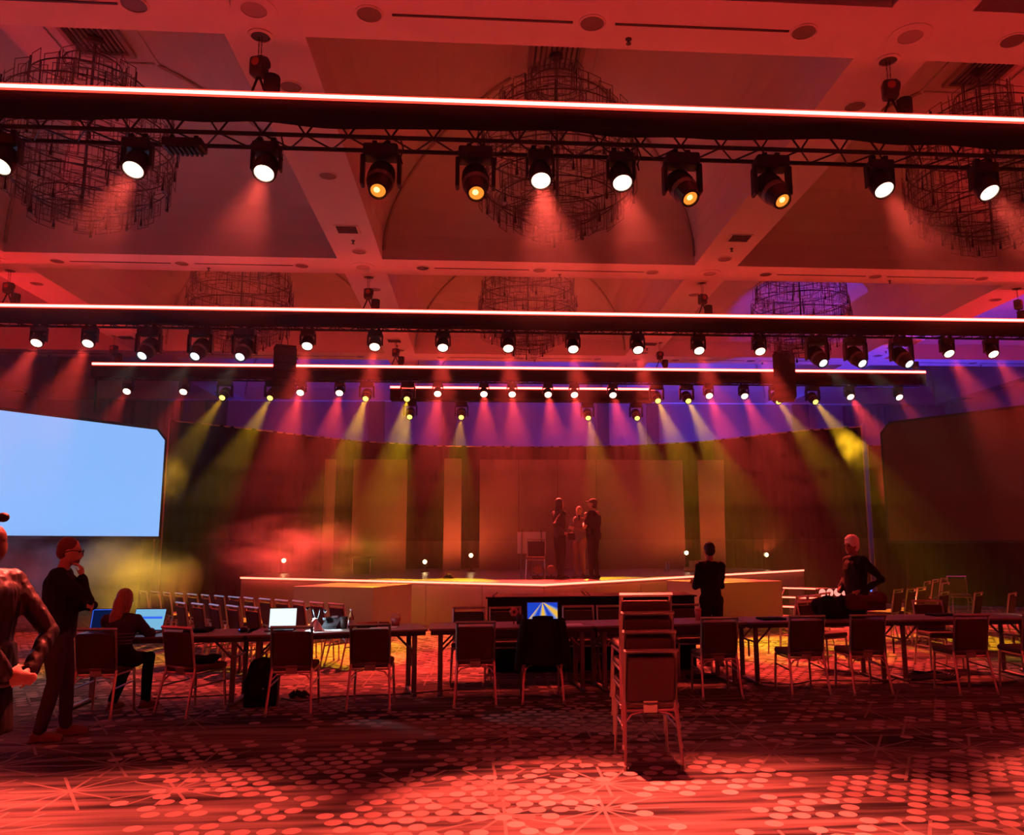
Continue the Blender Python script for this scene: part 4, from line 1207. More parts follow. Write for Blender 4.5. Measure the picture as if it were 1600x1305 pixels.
bm = bmesh.new(); ell(bm, P['head']+HR @ Vector((0, -.10, .175)), (.034, .034, .03)); tube(bm, [P['head']+HR @ Vector((0, .0, .15)), P['head']+HR @ Vector((0, -.10, .175))], .012, 6); obj('hair_clip', bm, M['plastic'], t, True)

# woman seated at the laptops
t, P, HR, k = person('woman with long hair seated at the laptops, seen from behind', (-3.80, 9.16, 0), -.25, 1.66,
    dict(pelvis=(0, -.02, .58), belly=(0, .02, .70), chest=(0, .07, .86), neckb=(0, .10, 1.01), neck=(0, .13, 1.08), head=(-.03, .16, 1.19),
         shL=(-.18, .09, .97), elL=(-.26, .22, .80), wrL=(-.10, .44, .82), shR=(.18, .09, .97), elR=(.27, .22, .80), wrR=(.12, .44, .82),
         hipL=(-.09, .02, .55), knL=(-.11, .42, .54), anL=(-.13, .20, .09), hipR=(.09, .02, .55), knR=(.13, .42, .54), anR=(.16, .36, .09)),
    'cloth_char', 'cloth_black', 'leather', handsL=((.1, 1, -.15), (0, 0, -1), -1, .4), handsR=((-.1, 1, -.15), (0, 0, -1), 1, .4), headR=RZ(-.1) @ RX(-.25), wide=1.0)
hair(t, P['head'], HR, k, M['hair_blond'], 'long')
bm = bmesh.new(); loft(bm, [((0, .06, .47), .215, .22), ((0, .08, .56), .22, .22), ((0, 0, .64), .19, .15), ((0, 0, .70), .17, .14)]); fuse('skirt', bm, M['cloth_black'], t, .016, 3)
M['stripe'] = mat('pale_stripe', (.30, .24, .22), .85)
for zz in (.70, .735, .77, .805, .84):
    bm = bmesh.new(); f = (zz-.58)/.28; n = 26
    pts = [((.172*math.cos(a)), (-.02+f*.09)*.95+(.132*math.sin(a)), zz*.95) for a in [PI+i*PI/n for i in range(n+1)]]
    tube(bm, pts, .004, 5); obj('knit_stripe', bm, M['stripe'], t)

# man with crossed arms, seen from behind
t, P, HR, k = person('man in a black top with crossed arms, back turned, beyond the tables', (3.27, 11.75, 0), .12, 1.70,
    dict(shL=(-.16, -.012, 1.405), shR=(.16, -.012, 1.405), elL=(-.205, .08, 1.12), wrL=(.08, .22, 1.20), elR=(.205, .08, 1.12), wrR=(-.08, .24, 1.17), head=(0, .02, 1.635)),
    'cloth_black', 'cloth_black', 'leather', handsL=((1, .1, .1), (0, -1, 0), 1, .4), handsR=((-1, .1, .1), (0, -1, 0), -1, .4), sleeve=.7, wide=.9)
hair(t, P['head'], HR, k, M['hair_dark'], 'short')

# white haired man with a hand on his hip
t, P, HR, k = person('white haired man in a black shirt, elbow out, right of the stage', (5.57, 12.1, 0), 1.75, 1.76,
    dict(elL=(-.30, -.22, 1.15), wrL=(-.18, .02, .99), elR=(.24, .03, 1.14), wrR=(.12, .20, .98), belly=(0, .01, 1.10), head=(0, .05, 1.63)),
    'cloth_black', 'cloth_black', 'leather', skin='skin_shaded', handsL=((.3, .8, -.3), (.9, .2, 0), 1, .3), handsR=((-.6, .6, .2), (0, -1, -.3), 1, .4), headR=RZ(.25), wide=1.18)
hair(t, P['head'], HR, k, M['hair_white'], 'white', 1.2)
bm = bmesh.new(); loft(bm, [((0, .035, 1.42), .07, .05), ((0, .03, 1.455), .075, .07), ((0, .02, 1.49), .062, .06)]); fuse('collar', bm, M['cloth_black'], t, .012, 2)
M['blue_led'] = emis('blue_led', (.05, .12, 1.0), 3.0, False)
bm = bmesh.new(); rbx(bm, (0, 0, 0), (.035, .03, .11), .01); r_ = obj('radio', bm, M['plastic'], None, loc=(5.785, 12.10, 1.02)); tag(r_, 'small radio glowing blue at the white haired man\'s hip', 'radio')
bm = bmesh.new(); rbx(bm, (0, -.017, 0), (.028, .004, .095), .002, 1); obj('blue_display', bm, M['blue_led'], r_)

# three people on the stage
t, P, HR, k = person('long haired person on stage, hand on hip, beside the chair', (1.76, 18.6, SZ), -1.15, 1.77,
    dict(elR=(.33, -.30, 1.17), wrR=(.18, -.02, 1.00), elL=(-.22, .06, 1.13), wrL=(-.10, .22, .98), anL=(-.09, .06, .09)),
    'cloth_char', 'cloth_black', 'cloth_black', handsR=((-.3, .8, -.4), (-.9, .2, 0), -1, .3), headR=RZ(.0), voxel=.017, fs=1.15)
hair(t, P['head'], HR, k, M['hair_dark'], 'long')
b_ = bmesh.new()
rbx(b_, (0, 0, 0), (.17, .08, .17), .035, 3); bg = obj('pouch', b_, M['cloth_black'], None, True, loc=(2.02, 18.52, SZ+.93)); tag(bg, 'round black pouch held by the long haired person on stage', 'pouch')
bm = bmesh.new(); tube(bm, [(-.07, 0, .07), (-.04, 0, .13), (.04, 0, .13), (.07, 0, .07)], .008, 6); obj('strap', bm, M['leather'], bg)
t, P, HR, k = person('fair haired person on stage in grey shirt and pale trousers, between two others', (2.30, 19.35, SZ), 2.5, 1.62,
    dict(elR=(.22, .14, 1.15), wrR=(.07, .19, 1.36), elL=(-.22, .12, 1.12), wrL=(-.02, .24, 1.20)),
    'cloth_grey', 'tan', 'leather', skin='skin_pale', handsR=((-.3, .1, 1), (-.6, -.6, 0), 1, .6), handsL=((.8, .4, .2), (0, -1, 0), 1, .5), voxel=.017, fs=1.15)
hair(t, P['head'], HR, k, M['hair_blond'], 'short')
bm = bmesh.new(); rbx(bm, (0, 0, 0), (.07, .009, .14), .004, 1); ph = obj('phone', bm, M['plastic'], None, loc=(2.27, 19.12, SZ+1.36), rot=(0, 0, .6)); tag(ph, 'phone raised by the fair haired person on stage', 'phone')
bm = bmesh.new(); bx(bm, (0, -.005, 0), (.062, .001, .125)); obj('glass_face', bm, M['hoist'], ph)
t, P, HR, k = person('stocky man on stage in black polo and cap, arm folded', (2.52, 18.5, SZ), 1.0, 1.76,
    dict(elL=(-.25, .10, 1.12), wrL=(.02, .25, 1.20), elR=(.25, .10, 1.13), wrR=(.06, .22, 1.30), anL=(-.14, 0, .09), anR=(.14, 0, .09)),
    'cloth_black', 'cloth_black', 'cloth_black', handsL=((1, .1, .1), (0, -1, 0), 1, .5), handsR=((-.4, .1, 1), (0, -1, 0), 1, .6), headR=RZ(.25) @ RX(.05), sleeve=.0, wide=1.3, voxel=.017, fs=1.15)
bm = bmesh.new(); ell(bm, P['head']+HR @ Vector((0, -.02, .05)), (.088*k, .104*k, .078*k), HR, 16)
ell(bm, P['head']+HR @ Vector((0, .115, .048)), (.066*k, .075*k, .012*k), HR, 14)
fuse('cap', bm, M['cloth_char'], t, .011, 2)
hair(t, P['head']-HR @ Vector((0, 0, .035)), HR, k*.95, M['hair_dark'], 'short')
bpy.data.scenes.remove(FUSE)
# ------------------------------------------------------------------ things on the tables
def on_table(k, u, v):
    """world point on table k, u along its length, v its depth from the near edge"""
    a, rz = TABLES[k]; return Vector((a.x+u*math.cos(rz)-v*math.sin(rz), a.y+u*math.sin(rz)+v*math.cos(rz), TZ))
def spot_px(px, Y): return Vector((x_at(px, Y, TZ), Y, TZ))
def ray_screen(name):
    """laptop picture: golden rays over blue"""
    mt = bpy.data.materials.new(name); mt.use_nodes = True; nt = mt.node_tree; N = nt.nodes; L = nt.links; N.clear()
    o = N.new('ShaderNodeOutputMaterial'); e = N.new('ShaderNodeEmission'); tc = N.new('ShaderNodeTexCoord'); sp = N.new('ShaderNodeSeparateXYZ')
    L.new(tc.outputs['Object'], sp.inputs[0])
    def mth(op, a, b=None):
        n = N.new('ShaderNodeMath'); n.operation = op
        for i, q in enumerate((a, b)):
            if q is None: continue
            if isinstance(q, (int, float)): n.inputs[i].default_value = q
            else: L.new(q, n.inputs[i])
        return n.outputs[0]
    # angle around a point at the top of the screen
    a = mth('ARCTAN2', mth('ADD', sp.outputs[0], .0), mth('SUBTRACT', .235, sp.outputs[2]))
    w = mth('SINE', mth('ADD', mth('MULTIPLY', a, 7.5), 1.2)); w = mth('MULTIPLY', mth('ADD', w, 1.0), .5)
    env = mth('LESS_THAN', mth('ABSOLUTE', mth('SUBTRACT', a, .25)), .95)
    rp = N.new('ShaderNodeValToRGB'); L.new(mth('MULTIPLY', w, env), rp.inputs[0])
    c = rp.color_ramp; c.elements[0].color = (.015, .06, .62, 1); c.elements[0].position = .1; c.elements[1].color = (1, .55, .06, 1); c.elements[1].position = .92
    m_ = c.elements.new(.5); m_.color = (.20, .30, .65, 1)
    L.new(rp.outputs[0], e.inputs[0]); e.inputs[1].default_value = .9; L.new(e.outputs[0], o.inputs[0]); return mt
M['scr_white'] = emis('screen_white', (.80, .95, 1.0), 1.15)
M['scr_cyan'] = emis('screen_cyan', (.25, .62, .95), .75)
M['scr_navy'] = emis('screen_navy', (.004, .010, .06), .8)
M['scr_line'] = emis('screen_line', (.04, .14, .9), 1.0)
M['scr_rays'] = ray_screen('screen_rays')
M['alu'] = mat('laptop_shell', (.10, .10, .11), .4, .6)
M['keys'] = mat('keys', (.015, .015, .016), .6)
def laptop(label, p, rz, w, h, mt, tilt=.25, bars=()):
    t = thing('laptop', label, 'laptop', p, rz, 'open laptops on the table row')
    bm = bmesh.new(); rbx(bm, (0, 0, .009), (w, h*1.02, .017), .004, 1); obj('base', bm, M['alu'], t)
    bm = bmesh.new(); bx(bm, (0, .02, .0185), (w*.86, h*.5, .002)); obj('keyboard', bm, M['keys'], t)
    bm = bmesh.new(); bx(bm, (0, -h*.34, .0185), (w*.34, h*.24, .002)); obj('touchpad', bm, M['keys'], t)
    Mx = Matrix.Translation((0, h*.5, .018)) @ Matrix.Rotation(-tilt, 4, 'X')
    bm = bmesh.new(); rbx(bm, (0, 0, h/2), (w, .008, h), .003, 1); lid = obj('screen_lid', bm, M['alu'], t, M=Mx)
    bm = bmesh.new(); bx(bm, (0, -.0048, h/2), (w*.95, .001, h*.92)); obj('display', bm, mt, lid)
    for (x, z, sw, sh, m2) in bars:
        bm = bmesh.new(); bx(bm, (x*w, -.0060, z*h), (sw*w, .001, sh*h)); obj('window_bar', bm, m2, lid)
    return t
laptop('laptop with a dark blue screen, left of the seated woman', spot_px(160, 9.62), .12, .36, .25, M['scr_navy'], .3, ((-.46, .5, .02, .9, M['scr_line']), (0, .95, .92, .03, M['scr_line'])))
laptop('laptop with a pale blue screen, right of the seated woman', spot_px(220, 9.60), -.10, .36, .25, M['scr_cyan'], .35, ((.1, .58, .62, .10, M['scr_line']),))
laptop('laptop with a glowing white screen', spot_px(438, 9.72), .04, .31, .225, M['scr_white'], .16)
bm = bmesh.new()
laptop('laptop showing golden rays on blue', spot_px(849, 10.08), .0, .385, .235, M['scr_rays'], .12)
# white tissue lit by a small clip lamp
p = spot_px(494, 9.72)
t = thing('desk_lamp', 'small two headed gooseneck lamp beside the white laptop', 'lamp', p)
bm = bmesh.new(); lathe(bm, [(0, 0), (.05, 0), (.05, .012), (.015, .02), (0, .02)], 14); obj('base', bm, M['plastic'], t)
for s, e in ((-1, (-.11, -.02, .235)), (1, (.10, .0, .20))):
    bm = bmesh.new(); tube(bm, [(0, 0, .02), (s*.01, 0, .12), (e[0]*.4, e[1], .24), (e[0]*.8, e[1], e[2]+.02), e], .006, 6); g = obj('gooseneck', bm, M['plastic'], t)
    bm = bmesh.new(); lathe(bm, [(0, .03), (.012, .03), (.02, .0), (0, .0)], 10, Matrix.Translation(e) @ Matrix.Rotation(-s*.9, 4, 'Y')); h_ = obj('lamp_head', bm, M['plastic'], t)
    bm = bmesh.new(); lathe(bm, [(0, -.004), (.015, -.003), (.015, 0), (0, 0)], 10, Matrix.Translation(e) @ Matrix.Rotation(-s*.9, 4, 'Y')); obj('led', bm, M['scr_white'], h_)
light(t, (-.08, -.03, .21), (.75, .05, -.8), (.62, .85, 1.0), 30, 110, .4, .02, 'lamp_glow')
M['paper'] = mat('white_paper', (.85, .85, .85), .7)
bm = bmesh.new(); q = spot_px(492, 9.68)
random.seed(5)
lathe(bm, [(.085, 0), (.08, .02), (.055, .06), (.035, .10), (.02, .125), (0, .13)], 12, Matrix.Translation((0, 0, 0)))
for v in bm.verts: v.co += Vector((random.uniform(-.012, .012), random.uniform(-.012, .012), random.uniform(0, .012)))
tag(obj('tissue_bundle', bm, M['paper'], None, False, loc=q+Vector((0, -.02, 0))), 'crumpled white tissue glowing under the small lamp', 'tissue')
for k, (px, Y, w, d, rz, lab) in enumerate(((518, 9.66, .22, .16, .3, 'white paper sheet under the small lamp'), (470, 9.5, .30, .21, .1, 'white paper sheet before the white laptop'), (890, 9.98, .30, .21, .05, 'paper sheet right of the golden ray laptop'), (600, 9.95, .3, .21, -.05, 'paper sheet near the pink mug'))):
    p = spot_px(px, Y); bm = bmesh.new(); bx(bm, (0, 0, .0015), (w, d, .003)); tag(obj('paper_sheet', bm, M['paper'], None, loc=p, rot=(0, 0, rz)), lab, 'paper', 'sheets of paper on the tables')
# desk phone, cup, bottle, boxes, mug
p = spot_px(519, 9.9)
t = thing('desk_phone', 'black desk phone between the lamp and the bottle', 'phone', p, -.2)
bm = bmesh.new(); prism(bm, [(-.1, 0), (.1, 0), (.1, .11), (.06, .12), (-.1, .03)], -.09, .09, Matrix.Rotation(PI/2, 4, 'Z') @ Matrix.Rotation(PI/2, 4, 'X')); obj('body', bm, M['plastic'], t)
bm = bmesh.new(); rbx(bm, (-.06, 0, .11), (.045, .2, .035), .012, 2); obj('handset', bm, M['keys'], t)
bm = bmesh.new(); bx(bm, (.02, .055, .118), (.08, .05, .003), Matrix.Rotation(.35, 4, 'X')); obj('screen', bm, M['alu'], t)
M['cup'] = mat('red_cup', (.35, .05, .04), .5); M['pinkcup'] = mat('pink_cup', (.55, .25, .22), .6); M['darkcup'] = mat('dark_cup', (.05, .035, .03), .5)
def cup(label, p, r, h, mt, lid=True, handle=False):
    t = thing('cup', label, 'cup', p)
    bm = bmesh.new(); lathe(bm, [(0, 0), (r*.78, 0), (r, h), (r*.92, h), (r*.72, .006), (0, .006)], 16); obj('cup_wall', bm, M[mt], t, True)
    if lid:
        bm = bmesh.new(); lathe(bm, [(r*1.05, h-.006), (r*1.05, h+.006), (r*.9, h+.016), (0, h+.016)], 16); obj('lid', bm, M['plastic'] if mt != 'pinkcup' else M['pinkcup'], t)
    if handle:
        bm = bmesh.new(); tube(bm, [(-r*1.0, 0, h*.7), (-r*.9, 0, h*1.4), (0, 0, h*1.6), (r*.9, 0, h*1.4), (r*1.0, 0, h*.7)], .007, 6); obj('handle', bm, M[mt], t)
cup('dark red cup beside the bottle', spot_px(537, 9.85), .045, .12, 'darkcup')
cup('pink pail with an arched handle on the table', spot_px(618, 10.1), .055, .09, 'pinkcup', False, True)
cup('pink paper cup right of the chair stack', spot_px(1091, 10.3), .042, .13, 'pinkcup')
cup('dark cup behind the plush flower', spot_px(812, 10.15), .045, .11, 'darkcup', False)
M['amber'] = mat('amber_bottle', (.30, .13, .05), .15, 0, .6)
p = spot_px(548, 9.95); t = thing('bottle', 'slim amber bottle on the table', 'bottle', p)
bm = bmesh.new(); lathe(bm, [(0, 0), (.032, 0), (.034, .01), (.034, .11), (.024, .14), (.013, .165), (.013, .20), (0, .20)], 14); obj('glass', bm, M['amber'], t, True)
bm = bmesh.new(); lathe(bm, [(.015, .195), (.015, .215), (0, .215)], 12); obj('cap', bm, M['white'], t)
bm = bmesh.new(); lathe(bm, [(.0345, .03), (.0345, .09), (.033, .09), (.033, .03)], 14); obj('paper_label', bm, M['white'], t)
for k, (px, Y, s, lab) in enumerate(((565, 10.0, (.10, .09, .05), 'low dark box, leftmost of three near the pink pail'), (581, 10.0, (.13, .10, .055), 'low dark box, middle of three near the pink pail'), (600, 10.05, (.11, .09, .05), 'low dark box, rightmost of three near the pink pail'))):
    t = thing('small_box', lab, 'box', spot_px(px, Y), .1*k, 'small boxes on the table')
    bm = bmesh.new(); rbx(bm, (0, 0, s[2]/2), s, .006, 1); obj('carton', bm, M['darkcup'], t); bm = bmesh.new(); bx(bm, (0, 0, s[2]), (s[0]*.98, s[1]*.96, .008)); obj('lid', bm, M['cup'], t)
# plush flower
p = spot_px(803, 10.12); t = thing('plush_flower', 'pink plush flower left of the golden ray laptop', 'flower', p)
bm = bmesh.new(); tube(bm, [(0, 0, 0), (.005, 0, .1)], .007, 6); obj('stem', bm, M['darkcup'], t)
for a in range(6):
    bm = bmesh.new(); ell(bm, (.032*math.cos(a*PI/3), -.01, .145+.032*math.sin(a*PI/3)), (.026, .018, .026), None, 8); obj('petal', bm, M['pinkcup'], t, True)
bm = bmesh.new(); ell(bm, (0, -.02, .145), (.02, .015, .02), None, 8); obj('flower_centre', bm, M['darkcup'], t, True)
# mouse-like gadget with blue leds, folded garment, notebooks, cables
p = spot_px(380, 9.62); t = thing('gadget', 'small black gadget with blue lights on the table', 'gadget', p)
bm = bmesh.new(); ell(bm, (0, 0, .025), (.06, .05, .03)); obj('shell', bm, M['plastic'], t, True)
for s in (-.03, -.012): bm = bmesh.new(); ell(bm, (s, -.04, .03), (.006, .006, .006), None, 8); obj('led', bm, M['blue_led'], t)
def lumpy(name, label, cat, p, r, mt, seed, parent=None, parts=None):
    random.seed(seed); bm = bmesh.new()
    for k in range(9): ell(bm, (random.uniform(-r[0], r[0])*.6, random.uniform(-r[1], r[1])*.6, r[2]*random.uniform(.35, .7)), (r[0]*random.uniform(.35, .55), r[1]*random.uniform(.4, .6), r[2]*random.uniform(.35, .5)), RZ(random.uniform(0, 3)), 12)
    bx(bm, (0, 0, r[2]*.15), (r[0]*1.5, r[1]*1.5, r[2]*.3))
    me_name = name
    o = fuse(me_name, bm, mt, None, .018, 4); o.location = p
    return tag(o, label, cat)
FUSE = bpy.data.scenes.new('fuse')
M['maroon'] = mat('maroon_cloth', (.09, .03, .03), .9, 0, .1, bump=.3, nscale=12)
lumpy('folded_garment', 'folded black garment on the left table', 'garment', spot_px(308, 9.7), (.20, .12, .05), M['cloth_black'], 3)
lumpy('duffel_bag', 'flat black duffel bag on the table before the white haired man', 'bag', spot_px(1312, 10.45), (.36, .22, .26), M['cloth_black'], 8)
lumpy('jacket_heap', 'dark maroon jacket heaped on the black duffel bag', 'jacket', spot_px(1352, 10.35)+Vector((0, 0, .10)), (.30, .18, .20), M['maroon'], 14)
lumpy('seat_garment', 'dark garment lying on the turned chair', 'garment', Vector((-2.92, 9.20, .49)), (.17, .17, .07), M['cloth_black'], 21)
for px, Y, lab in ((1205, 10.3, 'black folder at the corner of the table with the bags'), (1470, 10.55, 'black folder on the table right of the bag pile')):
    t = thing('folder', lab, 'folder', spot_px(px, Y), .1, 'black folders'); bm = bmesh.new(); rbx(bm, (0, 0, .012), (.30, .24, .022), .004, 1); obj('cover', bm, M['cloth_black'], t)
    bm = bmesh.new(); bx(bm, (.0, .0, .012), (.296, .236, .012)); obj('sheets', bm, M['paper'], t)
# black jacket hung over a chair back
bm = bmesh.new(); n = 22
def jk(f, g, side):
    w = .215+.085*f**1.3; x = -w+2*w*g; z = .895-.50*f+.02*math.sin(g*9)*f
    bulge = .05*math.sin(PI*g)**.5
    y = -.275-.03-bulge*(.4+.6*f)+.012*math.sin(g*14+f*3)-.06*(1-f)*.0+.05*f
    return (x, y+.04*0, z)
rows = [[bm.verts.new(jk(i/10, j/n, 0)) for j in range(n+1)] for i in range(11)]
for i in range(10):
    for j in range(n): bm.faces.new((rows[i][j], rows[i][j+1], rows[i+1][j+1], rows[i+1][j]))
top2 = [bm.verts.new((-.205+.41*j/n, -.235, .885)) for j in range(n+1)]
fr2 = [bm.verts.new((-.20+.40*j/n, -.17, .62)) for j in range(n+1)]
for j in range(n):
    bm.faces.new((top2[j], top2[j+1], rows[0][j+1], rows[0][j])); bm.faces.new((fr2[j], fr2[j+1], top2[j+1], top2[j]))
jt = thing('jacket', 'black jacket hung over the chair before the golden ray laptop', 'jacket', (.68, 9.46, 0))
o = obj('body_panel', bm, M['cloth_black'], jt, True); o.modifiers.new('thickness', 'SOLIDIFY').thickness = .012
for s in (-1, 1):
    bm = bmesh.new(); limb(bm, [(s*.20, -.28, .86), (s*.245, -.30, .62), (s*.275, -.29, .36)], [.05, .05, .045]); fuse('sleeve', bm, M['cloth_black'], jt, .016, 3)
bm = bmesh.new(); limb(bm, [(-.10, -.27, .90), (0, -.285, .905), (.10, -.27, .90)], [.022, .024, .022]); fuse('collar', bm, M['cloth_black'], jt, .012, 2)
# backpack on the floor
p = at_z(402, 1106, 0); t = thing('backpack', 'black backpack standing on the carpet beside the white laptop chair', 'backpack', (p.x, p.y+.12, 0), .2)
bm = bmesh.new(); ell(bm, (0, 0, .2), (.19, .13, .22)); ell(bm, (0, .02, .36), (.15, .11, .15)); bx(bm, (0, 0, .07), (.34, .22, .14)); fuse('main_bag', bm, M['cloth_black'], t, .016, 4)
bm = bmesh.new(); ell(bm, (0, -.12, .17), (.14, .06, .12)); fuse('front_pocket', bm, M['cloth_black'], t, .014, 2)
bm = bmesh.new(); tube(bm, [(-.04, .04, .49), (-.03, .04, .55), (.03, .04, .55), (.04, .04, .49)], .009, 6); obj('grab_loop', bm, M['cloth_black'], t)
for s in (-1, 1):
    bm = bmesh.new(); tube(bm, [(s*.07, .10, .47), (s*.11, .18, .36), (s*.12, .17, .18), (s*.12, .11, .06)], .017, 6); obj('shoulder_strap', bm, M['cloth_black'], t)
bm = bmesh.new(); ell(bm, (.03, -.182, .20), (.008, .004, .008), None, 8); obj('zip_pull', bm, M['chrome'], t)
bpy.data.scenes.remove(FUSE)
# cables on the carpet
def floor_cable(label, pts, r=.007, cat='cable'):
    Q = []
    P_ = [Vector(p) for p in pts]
    for i in range(len(P_)-1):
        p0 = P_[max(0, i-1)]; p1 = P_[i]; p2 = P_[i+1]; p3 = P_[min(len(P_)-1, i+2)]
        for s in range(6):
            u = s/6; Q.append(.5*((2*p1)+(p2-p0)*u+(2*p0-5*p1+4*p2-p3)*u*u+(3*p1-p0-3*p2+p3)*u**3))
    Q.append(P_[-1]); bm = bmesh.new(); tube(bm, Q, r, 6); tag(obj('floor_cable', bm, M['plastic'], None, True), label, cat, 'cables on the carpet')
def fp(px, py): q = at_z(px, py, 0); return (q.x, q.y, .008)
floor_cable('black cable on the carpet from the left table to the backpack', [fp(210, 1085), fp(240, 1092), fp(300, 1090), fp(370, 1086)])
floor_cable('black cable on the carpet under the white laptop table', [fp(440, 1092), fp(470, 1097), fp(520, 1090), fp(620, 1086), fp(720, 1078)])
floor_cable('black cable trailing on the carpet below the two bag pile chairs', [fp(1190, 1068), fp(1240, 1070), fp(1280, 1064), fp(1380, 1066), fp(1400, 1060)])
floor_cable('black cable looping on the carpet near the right edge', [fp(1420, 1068), fp(1500, 1072), fp(1570, 1070), fp(1585, 1062), fp(1540, 1050)])
for lab, px, py, rr in (('coil of black cable under the table right of the bag pile', 1450, 1060, .42), ('flat coil of black cable under the white laptop table', 468, 1090, .12)):
    c = at_z(px, py, 0); bm = bmesh.new(); pts = [(c.x+rr*(1-.5*i/90)*math.cos(i*.42), c.y+rr*.6*(1-.5*i/90)*math.sin(i*.42), .01+.0005*i+.012*(i % 3)) for i in range(90)]
    tube(bm, pts, .012, 5); tag(obj('cable_coil', bm, M['plastic'], None, True), lab, 'cable coil', 'cables on the carpet')
c = at_z(1110, 1060, 0); bm = bmesh.new(); rbx(bm, (0, 0, .03), (.42, .09, .05), .008, 1)
t = thing('power_strip', 'black power strip on the carpet behind the stack of chairs', 'power strip', (c.x-.1, c.y, 0), .2); obj('housing', bm, M['plastic'], t)
for k in range(5): bm = bmesh.new(); bx(bm, (-.15+.075*k, 0, .057), (.04, .04, .006)); obj('socket', bm, M['keys'], t)

# ------------------------------------------------------------------ things on the stage
M['uplens'] = emis('uplight_lens', (1.0, .66, .28), 22.0, False)
for k, (px, py, lab) in enumerate(((444, 876, 'small bright floor light at the far left of the stage'), (664, 878, 'small bright floor light in the stage left half, lower of two'), (736, 868, 'small bright floor light left of the three people'),
                                   (1072, 864, 'small bright floor light right of the three people'), (1197, 867, 'small bright floor light at the far right of the stage'))):
    p = at_y(px, py, 24.0); z = p.z-SZ
    t = thing('floor_light', lab, 'floor light', (p.x, 24.0, SZ), 0, 'small floor lights on the stage')
    bm = bmesh.new(); lathe(bm, [(0, 0), (.12, 0), (.12, .03), (.03, .04), (.03, z-.08), (0, z-.08)], 12); obj('base', bm, M['black'], t)
    bm = bmesh.new(); lathe(bm, [(0, .12), (.06, .11), (.075, .0), (.06, 0), (.05, .02), (0, .02)], 14, Matrix.Translation((0, .03, z)) @ Matrix.Rotation(PI/2+.1, 4, 'X') @ Matrix.Rotation(PI, 4, 'X')); h_ = obj('head', bm, M['black'], t)
    bm = bmesh.new(); ell(bm, (0, -.05, z), (.055, .02, .055), None, 12); obj('lens', bm, M['uplens'], h_)
    light(t, (0, -.02, z+.13), (0, .55, .8), (1.0, .12, .03), 130, 160, .7, .05, 'floor_light_glow')
# chair and white board on the stage
t = thing('stage_chair', 'chair on the stage before the white board', 'chair', (1.24, 18.75, SZ), PI-.1)
for k in ('back_frame', 'backrest', 'back_plate', 'seat', 'seat_frame'): link(k, CH[k], t)
for k in range(4): link('leg', CH['leg%d' % k], t)
bt = thing('white_board', 'white board on an easel behind the stage chair', 'board', (1.18, 19.25, SZ), .0)
bm = bmesh.new(); rbx(bm, (0, 0, .80), (.66, .02, .50), .006, 1, Matrix.Rotation(-.1, 4, 'X')); obj('board', bm, M['paper'], bt)
for s in (-1, 1):
    bm = bmesh.new(); tube(bm, [(s*.26, -.02, 0), (s*.22, .09, 1.1)], .012, 6); obj('easel_leg', bm, M['alu'], bt)
bm = bmesh.new(); tube(bm, [(0, .5, 0), (0, .1, 1.1)], .012, 6); obj('easel_leg', bm, M['alu'], bt)
for px, lab in ((840, 'small stage gadget on the deck edge, left of two'), (861, 'small stage gadget on the deck edge, right of two')):
    p = at_z(px, 905, SZ); t = thing('stage_gadget', lab, 'gadget', (p.x, p.y, SZ), 0, 'gadgets on the stage edge')
    bm = bmesh.new(); rbx(bm, (0, 0, .04), (.24, .16, .07), .015); obj('case', bm, M['plastic'], t)
    bm = bmesh.new(); lathe(bm, [(0, -.05), (.09, -.05), (.1, .0), (.09, .05), (0, .05)], 12, Matrix.Translation((0, 0, .2)) @ Matrix.Rotation(PI/2, 4, 'X')); obj('drum', bm, M['leather'], t)
    bm = bmesh.new(); tube(bm, [(0, 0, .07), (0, 0, .14)], .015, 6); obj('post', bm, M['plastic'], t)
p = at_y(1092, 890, 22.5)
t = thing('road_case', 'small dark road case on the stage, left of the far right light', 'case', (p.x, 22.5, SZ), .1); bm = bmesh.new(); rbx(bm, (0, 0, .15), (.45, .3, .28), .01, 1); obj('box', bm, M['wrap'], t)
for s in (-1, 1): bm = bmesh.new(); bx(bm, (s*.2, 0, .15), (.02, .31, .29)); obj('metal_edge', bm, M['leg'], t)
bm = bmesh.new(); rbx(bm, (0, -.155, .17), (.12, .015, .05), .004, 1); obj('latch', bm, M['chrome'], t)
p = at_y(567, 890, 23.0)
t = thing('road_case', 'dark road case on the left half of the stage', 'case', (p.x, 23.0, SZ), -.1); bm = bmesh.new(); rbx(bm, (0, 0, .21), (.5, .35, .40), .01, 1); obj('box', bm, M['black'], t)
bm = bmesh.new(); rbx(bm, (0, 0, .43), (.52, .37, .05), .01, 1); obj('lid', bm, M['black'], t)
for s in (-1, 1): bm = bmesh.new(); bx(bm, (s*.24, -.17, .21), (.025, .02, .40)); obj('metal_edge', bm, M['chrome'], t)
M['clearb'] = mat('clear_bottle', (.55, .60, .62), .1, 0, .6)
for px, lab in ((1041, 'clear bottle on the stage, left of a pair'), (1045, 'clear bottle on the stage, right of a pair')):
    p = at_y(px, 886, 22.6); t = thing('water_bottle', lab, 'bottle', (p.x, 22.6, SZ), 0, 'pair of bottles on the stage')
    bm = bmesh.new(); lathe(bm, [(0, 0), (.034, 0), (.035, .16), (.015, .21), (.015, .24), (0, .24)], 12); obj('bottle_body', bm, M['clearb'], t, True)
    bm = bmesh.new(); lathe(bm, [(.017, .235), (.017, .26), (0, .26)], 10); obj('cap', bm, M['white'], t)
